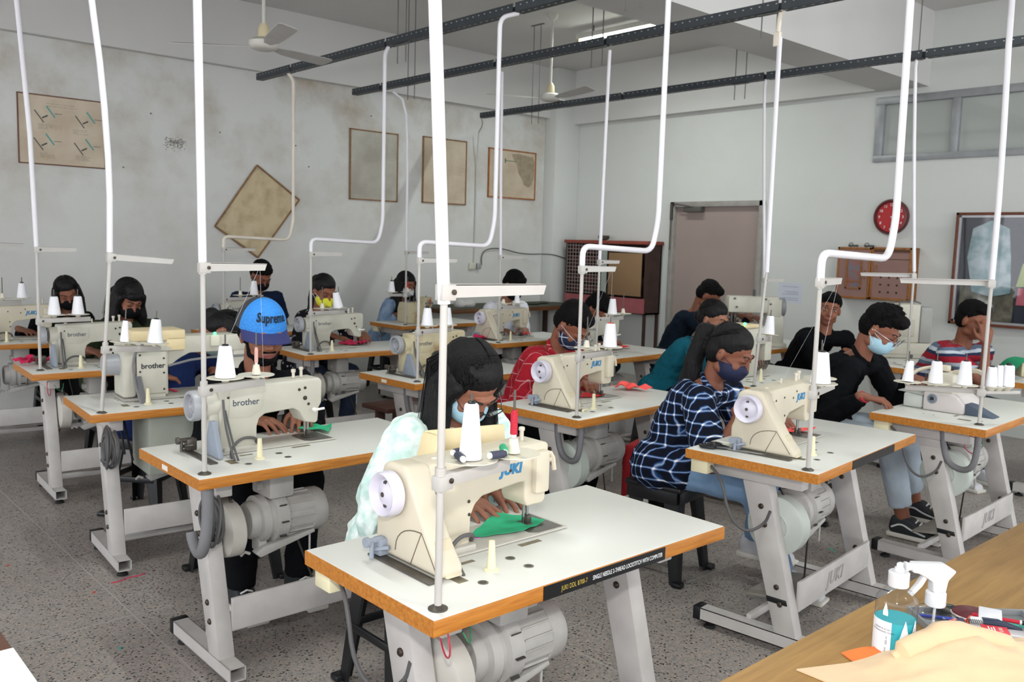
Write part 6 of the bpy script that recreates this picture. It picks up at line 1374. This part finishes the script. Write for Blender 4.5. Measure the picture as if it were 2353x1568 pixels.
# cream cloth
cream_c = mat('cream_fabric', 'd8bb96', rough=.9, var=.03, scale=5, sheen=.2, bump=1.0, bscale=9)
def ccl(u, v):
    # u: along the front edge direction, v: depth
    x = 1.50+.62*u; y = .80-.30*u-.42*v+.02
    bulge = .042*math.exp(-(((u-.42)/.17)**2+((v-.16)/.22)**2))+.018*math.exp(-(((u-.72)/.22)**2+((v-.5)/.35)**2))
    def rg(x_, y_, k): return 1-abs(noise.noise((x_, y_, k)))*2
    fold = .020*rg(u*3.2+v*1.5, v*3-u*2, 7)+.010*rg(u*7, v*6+u*3, 3)+.004*noise.noise((u*20, v*18, 1))
    z = TZ+.004+max(0, bulge+fold*min(1, u*2.2)*min(1, v*6+.3)-.004)
    return (x-1.8, y-.6, max(z, TZ+.004)-TZ)
single('cream_cloth', lambda b: b.patch(ccl, 70, 60, .003), cream_c, 'crumpled cream cloth in front of the two bottles', 'cloth', base=(1.8, .6, TZ))
single('cream_roll', lambda b: [b.tube([(.0, .0, .02), (.05, -.03, .045), (.11, -.055, .055), (.16, -.10, .045), (.2, -.16, .03)], [.014, .028, .034, .030, .02], 16, 2, flat=.8)], cream_c, 'rolled fold of cream fabric right before the bottles', 'cloth', base=(1.655, .705, TZ))
single('orange_cloth', lambda b: b.patch(lambda u, v: (.10*u-.03*v, -.075*u-.06*v, .004+.012*math.sin(u*3.1)*(1-v*.5)), 16, 10, .002), mat('orange_fabric', 'e5773a', rough=.85), 'orange cloth edge peeking out beneath the cream cloth', 'cloth', base=(1.635, .80, TZ))
# small things heap
def sm(nm, fn, m, label, cat, pos, rz=0, g=None):
    return single(nm, fn, m, label, cat, g, (pos[0], pos[1], TZ+pos[2]), R(rz))
ORA = mat('orange_plastic', 'e0492a', rough=.4)
t_ = sm('tray', lambda b: (b.b2((-.13, -.09, 0), (.13, .09, .004), .002), b.b2((-.13, .084, .004), (.13, .09, .016)), b.b2((-.13, -.09, .004), (.13, -.084, .016)), b.b2((-.13, -.084, .004), (-.124, .084, .016)), b.b2((.124, -.084, .004), (.13, .084, .016))), mat('smoky_tray', '8a8d90', rough=.3), 'shallow grey tray holding sewing notions on the tan table', 'tray', (1.985, .655, 0), -42)
sm('black_clip', lambda b: b.ell((0, 0, .012), (.028, .014, .010)), black_pl, 'black oval clip at the far left of the tray', 'clip', (2.00, .745, .006), -40)
dsk = sm('red_lid', lambda b: b.lathe([(0, 0), (.038, 0), (.04, .003), (.038, .008), (0, .010)], n=32), mat('dark_red_lid', '5e1a24', rough=.15), 'glossy dark red round lid with a pale rim', 'lid', (2.01, .695, .016))
part('rim', dsk, lambda b: b.torus((0, 0, .004), .0405, .002, n=32), mat('rim_pale', 'c9c4c0', rough=.3))
sm('white_box', lambda b: b.b2((-.030, -.022, 0), (.030, .022, .028), .002), mat('box_white', 'dcdce4', rough=.6), 'small white paper box on the notions tray', 'box', (1.982, .648, .018), 20)
for i, (x, y, a, l) in enumerate(((1.935, .685, 20, 'orange plastic scissor loop behind the dark spool'), (1.965, .598, -30, 'orange plastic scissor loop right of the red packet'))):
    sm('scissor_handle', lambda b: (b.torus((0, 0, .012), .022, .0065, axis=(.2, .1, 1), n=26, sy=.8), b.torus((.03, -.03, .012), .020, .0065, n=26, sy=.8)), ORA, l, 'scissors', (x, y, .010), a, 'orange scissor handles')
so_ = sm('dark_spool', lambda b: b.lathe([(0, 0), (.015, 0), (.015, .003), (.012, .005), (.013, .025), (.015, .028), (.015, .031), (0, .031)], axis=(.3, .9, .25), n=24), nvy_t, 'stubby dark thread spool at the front of the tray', 'thread spool', (1.898, .655, .022))
mk = empty('marker_tube', (1.945, .650, TZ+.034), R(-58), 'white-capped dark blue tube lying on the notions', 'tube')
part('tube_body', mk, lambda b: b.tube([(.0, 0, 0), (.03, 0, .0), (.075, 0, -.008)], [.011, .012, .006], 14), mat('navy_tube', '252d44', rough=.4)); part('tube_cap', mk, lambda b: b.lathe([(.008, 0), (.010, .003), (.010, .02), (.008, .024), (0, .024)], (-.024, 0, 0), (1, 0, 0), 20), MATS['cap_white'])
pk = empty('blister_packet', (1.918, .612, TZ+.030), R(-60), 'clear plastic packet with a red printed card', 'packet')
part('pouch', pk, lambda b: b.b2((-.05, -.018, 0), (.06, .018, .008), .003), mat('pouch_clear', 'b9b5b8', rough=.2)); cd = part('card', pk, lambda b: b.b2((-.028, -.0185, .0082), (.022, .0185, .0095), .0005), mat('card_red', 'd9303c', rough=.4))
text('card_lettering', 'S-FIX', .010, mat('white_print', 'f0f0f0'), cd, M.Translation((.008, 0, .0098)) @ M.Rotation(R(90), 4, 'Z'), .0001); part('card_print', cd, lambda b: [b.b2((-.016+i*.005, -.010, .0095), (-.0135+i*.005, .010-.004*(i % 2), .0098)) for i in range(3)], MATS['white_print'])
pn = empty('pen', (2.02, .602, TZ+.03), R(-66), 'black and red pen crossing the tray', 'pen')
part('barrel', pn, lambda b: (b.cyl((-.09, 0, 0), (.0, 0, 0), .004)), red_t); part('pen_cap', pn, lambda b: (b.cyl((.004, 0, 0), (.09, 0, 0), .0048)), black_pl); part('ring', pn, lambda b: b.cyl((0, 0, 0), (.004, 0, 0), .005), MATS['cap_white'])
sm('blue_pen', lambda b: b.cyl((-.07, 0, .004), (.05, 0, .004), .0035), mat('blue_plastic', '2f48b8', rough=.35), 'thin blue pen behind the dark red lid', 'pen', (1.975, .72, .005), -55)
sm('mint_clip', lambda b: b.tube([(-.03, 0, 0), (0, .008, .002), (.03, 0, 0)], .006, 8, 1), mat('mint_plastic', '56bda8', rough=.4), 'mint green plastic strip at the right of the tray', 'clip', (2.03, .608, .016), -50)
single('metal_ruler', lambda b: b.b2((-.08, -.012, 0), (.10, .012, .0015)), steel, 'short steel ruler at the right edge of the tray', 'ruler', base=(1.985, .575, TZ+.017), rz=R(-50))
sm('wire_coil', lambda b: [b.torus((i*.004, 0, .012), .011, .0009, axis=(1, 0, 0), n=18, m=5) for i in range(7)], dk, 'small dark wire coil between spool and marker', 'coil', (1.92, .668, .018), -50)
# ------------------------------------------------------------------ light and camera
wd = bpy.data.worlds.new('World'); SC.world = wd; wd.use_nodes = True
bg = wd.node_tree.nodes['Background']; bg.inputs[0].default_value = (.93, .96, 1.0, 1); bg.inputs[1].default_value = 3.05
def area(name, loc, target, sx, sy, power, col=(1, 1, 1)):
    l = bpy.data.lights.new(name, 'AREA'); l.shape = 'RECTANGLE'; l.size = sx; l.size_y = sy; l.energy = power; l.color = col
    o = bpy.data.objects.new(name, l); COL.objects.link(o); o.location = loc
    o.rotation_euler = (V(target)-V(loc)).to_track_quat('-Z', 'Y').to_euler(); return o
area('camera_flash', (-.08, -.05, 1.95), (4.5, 5, 1.2), .12, .08, 30, (1, .98, .95))
cam = bpy.data.cameras.new('camera'); co = bpy.data.objects.new('camera', cam); COL.objects.link(co); SC.camera = co
cam.sensor_width = 36; cam.lens = 36*2026.0/2353
co.matrix_world = M(((.743741, .051444, -.666485, 0), (-.667868, .099387, -.737614, 0), (.028295, .993718, .108276, 1.556685), (0, 0, 0, 1)))
cam.dof.use_dof = True; cam.dof.focus_distance = 2.3; cam.dof.aperture_fstop = 9
cam.clip_start = .05; cam.clip_end = 60
SC.view_settings.view_transform = 'Standard'; SC.view_settings.look = 'None'; SC.view_settings.gamma = 1; SC.view_settings.exposure = 0.1
SC.view_settings.use_curve_mapping = False
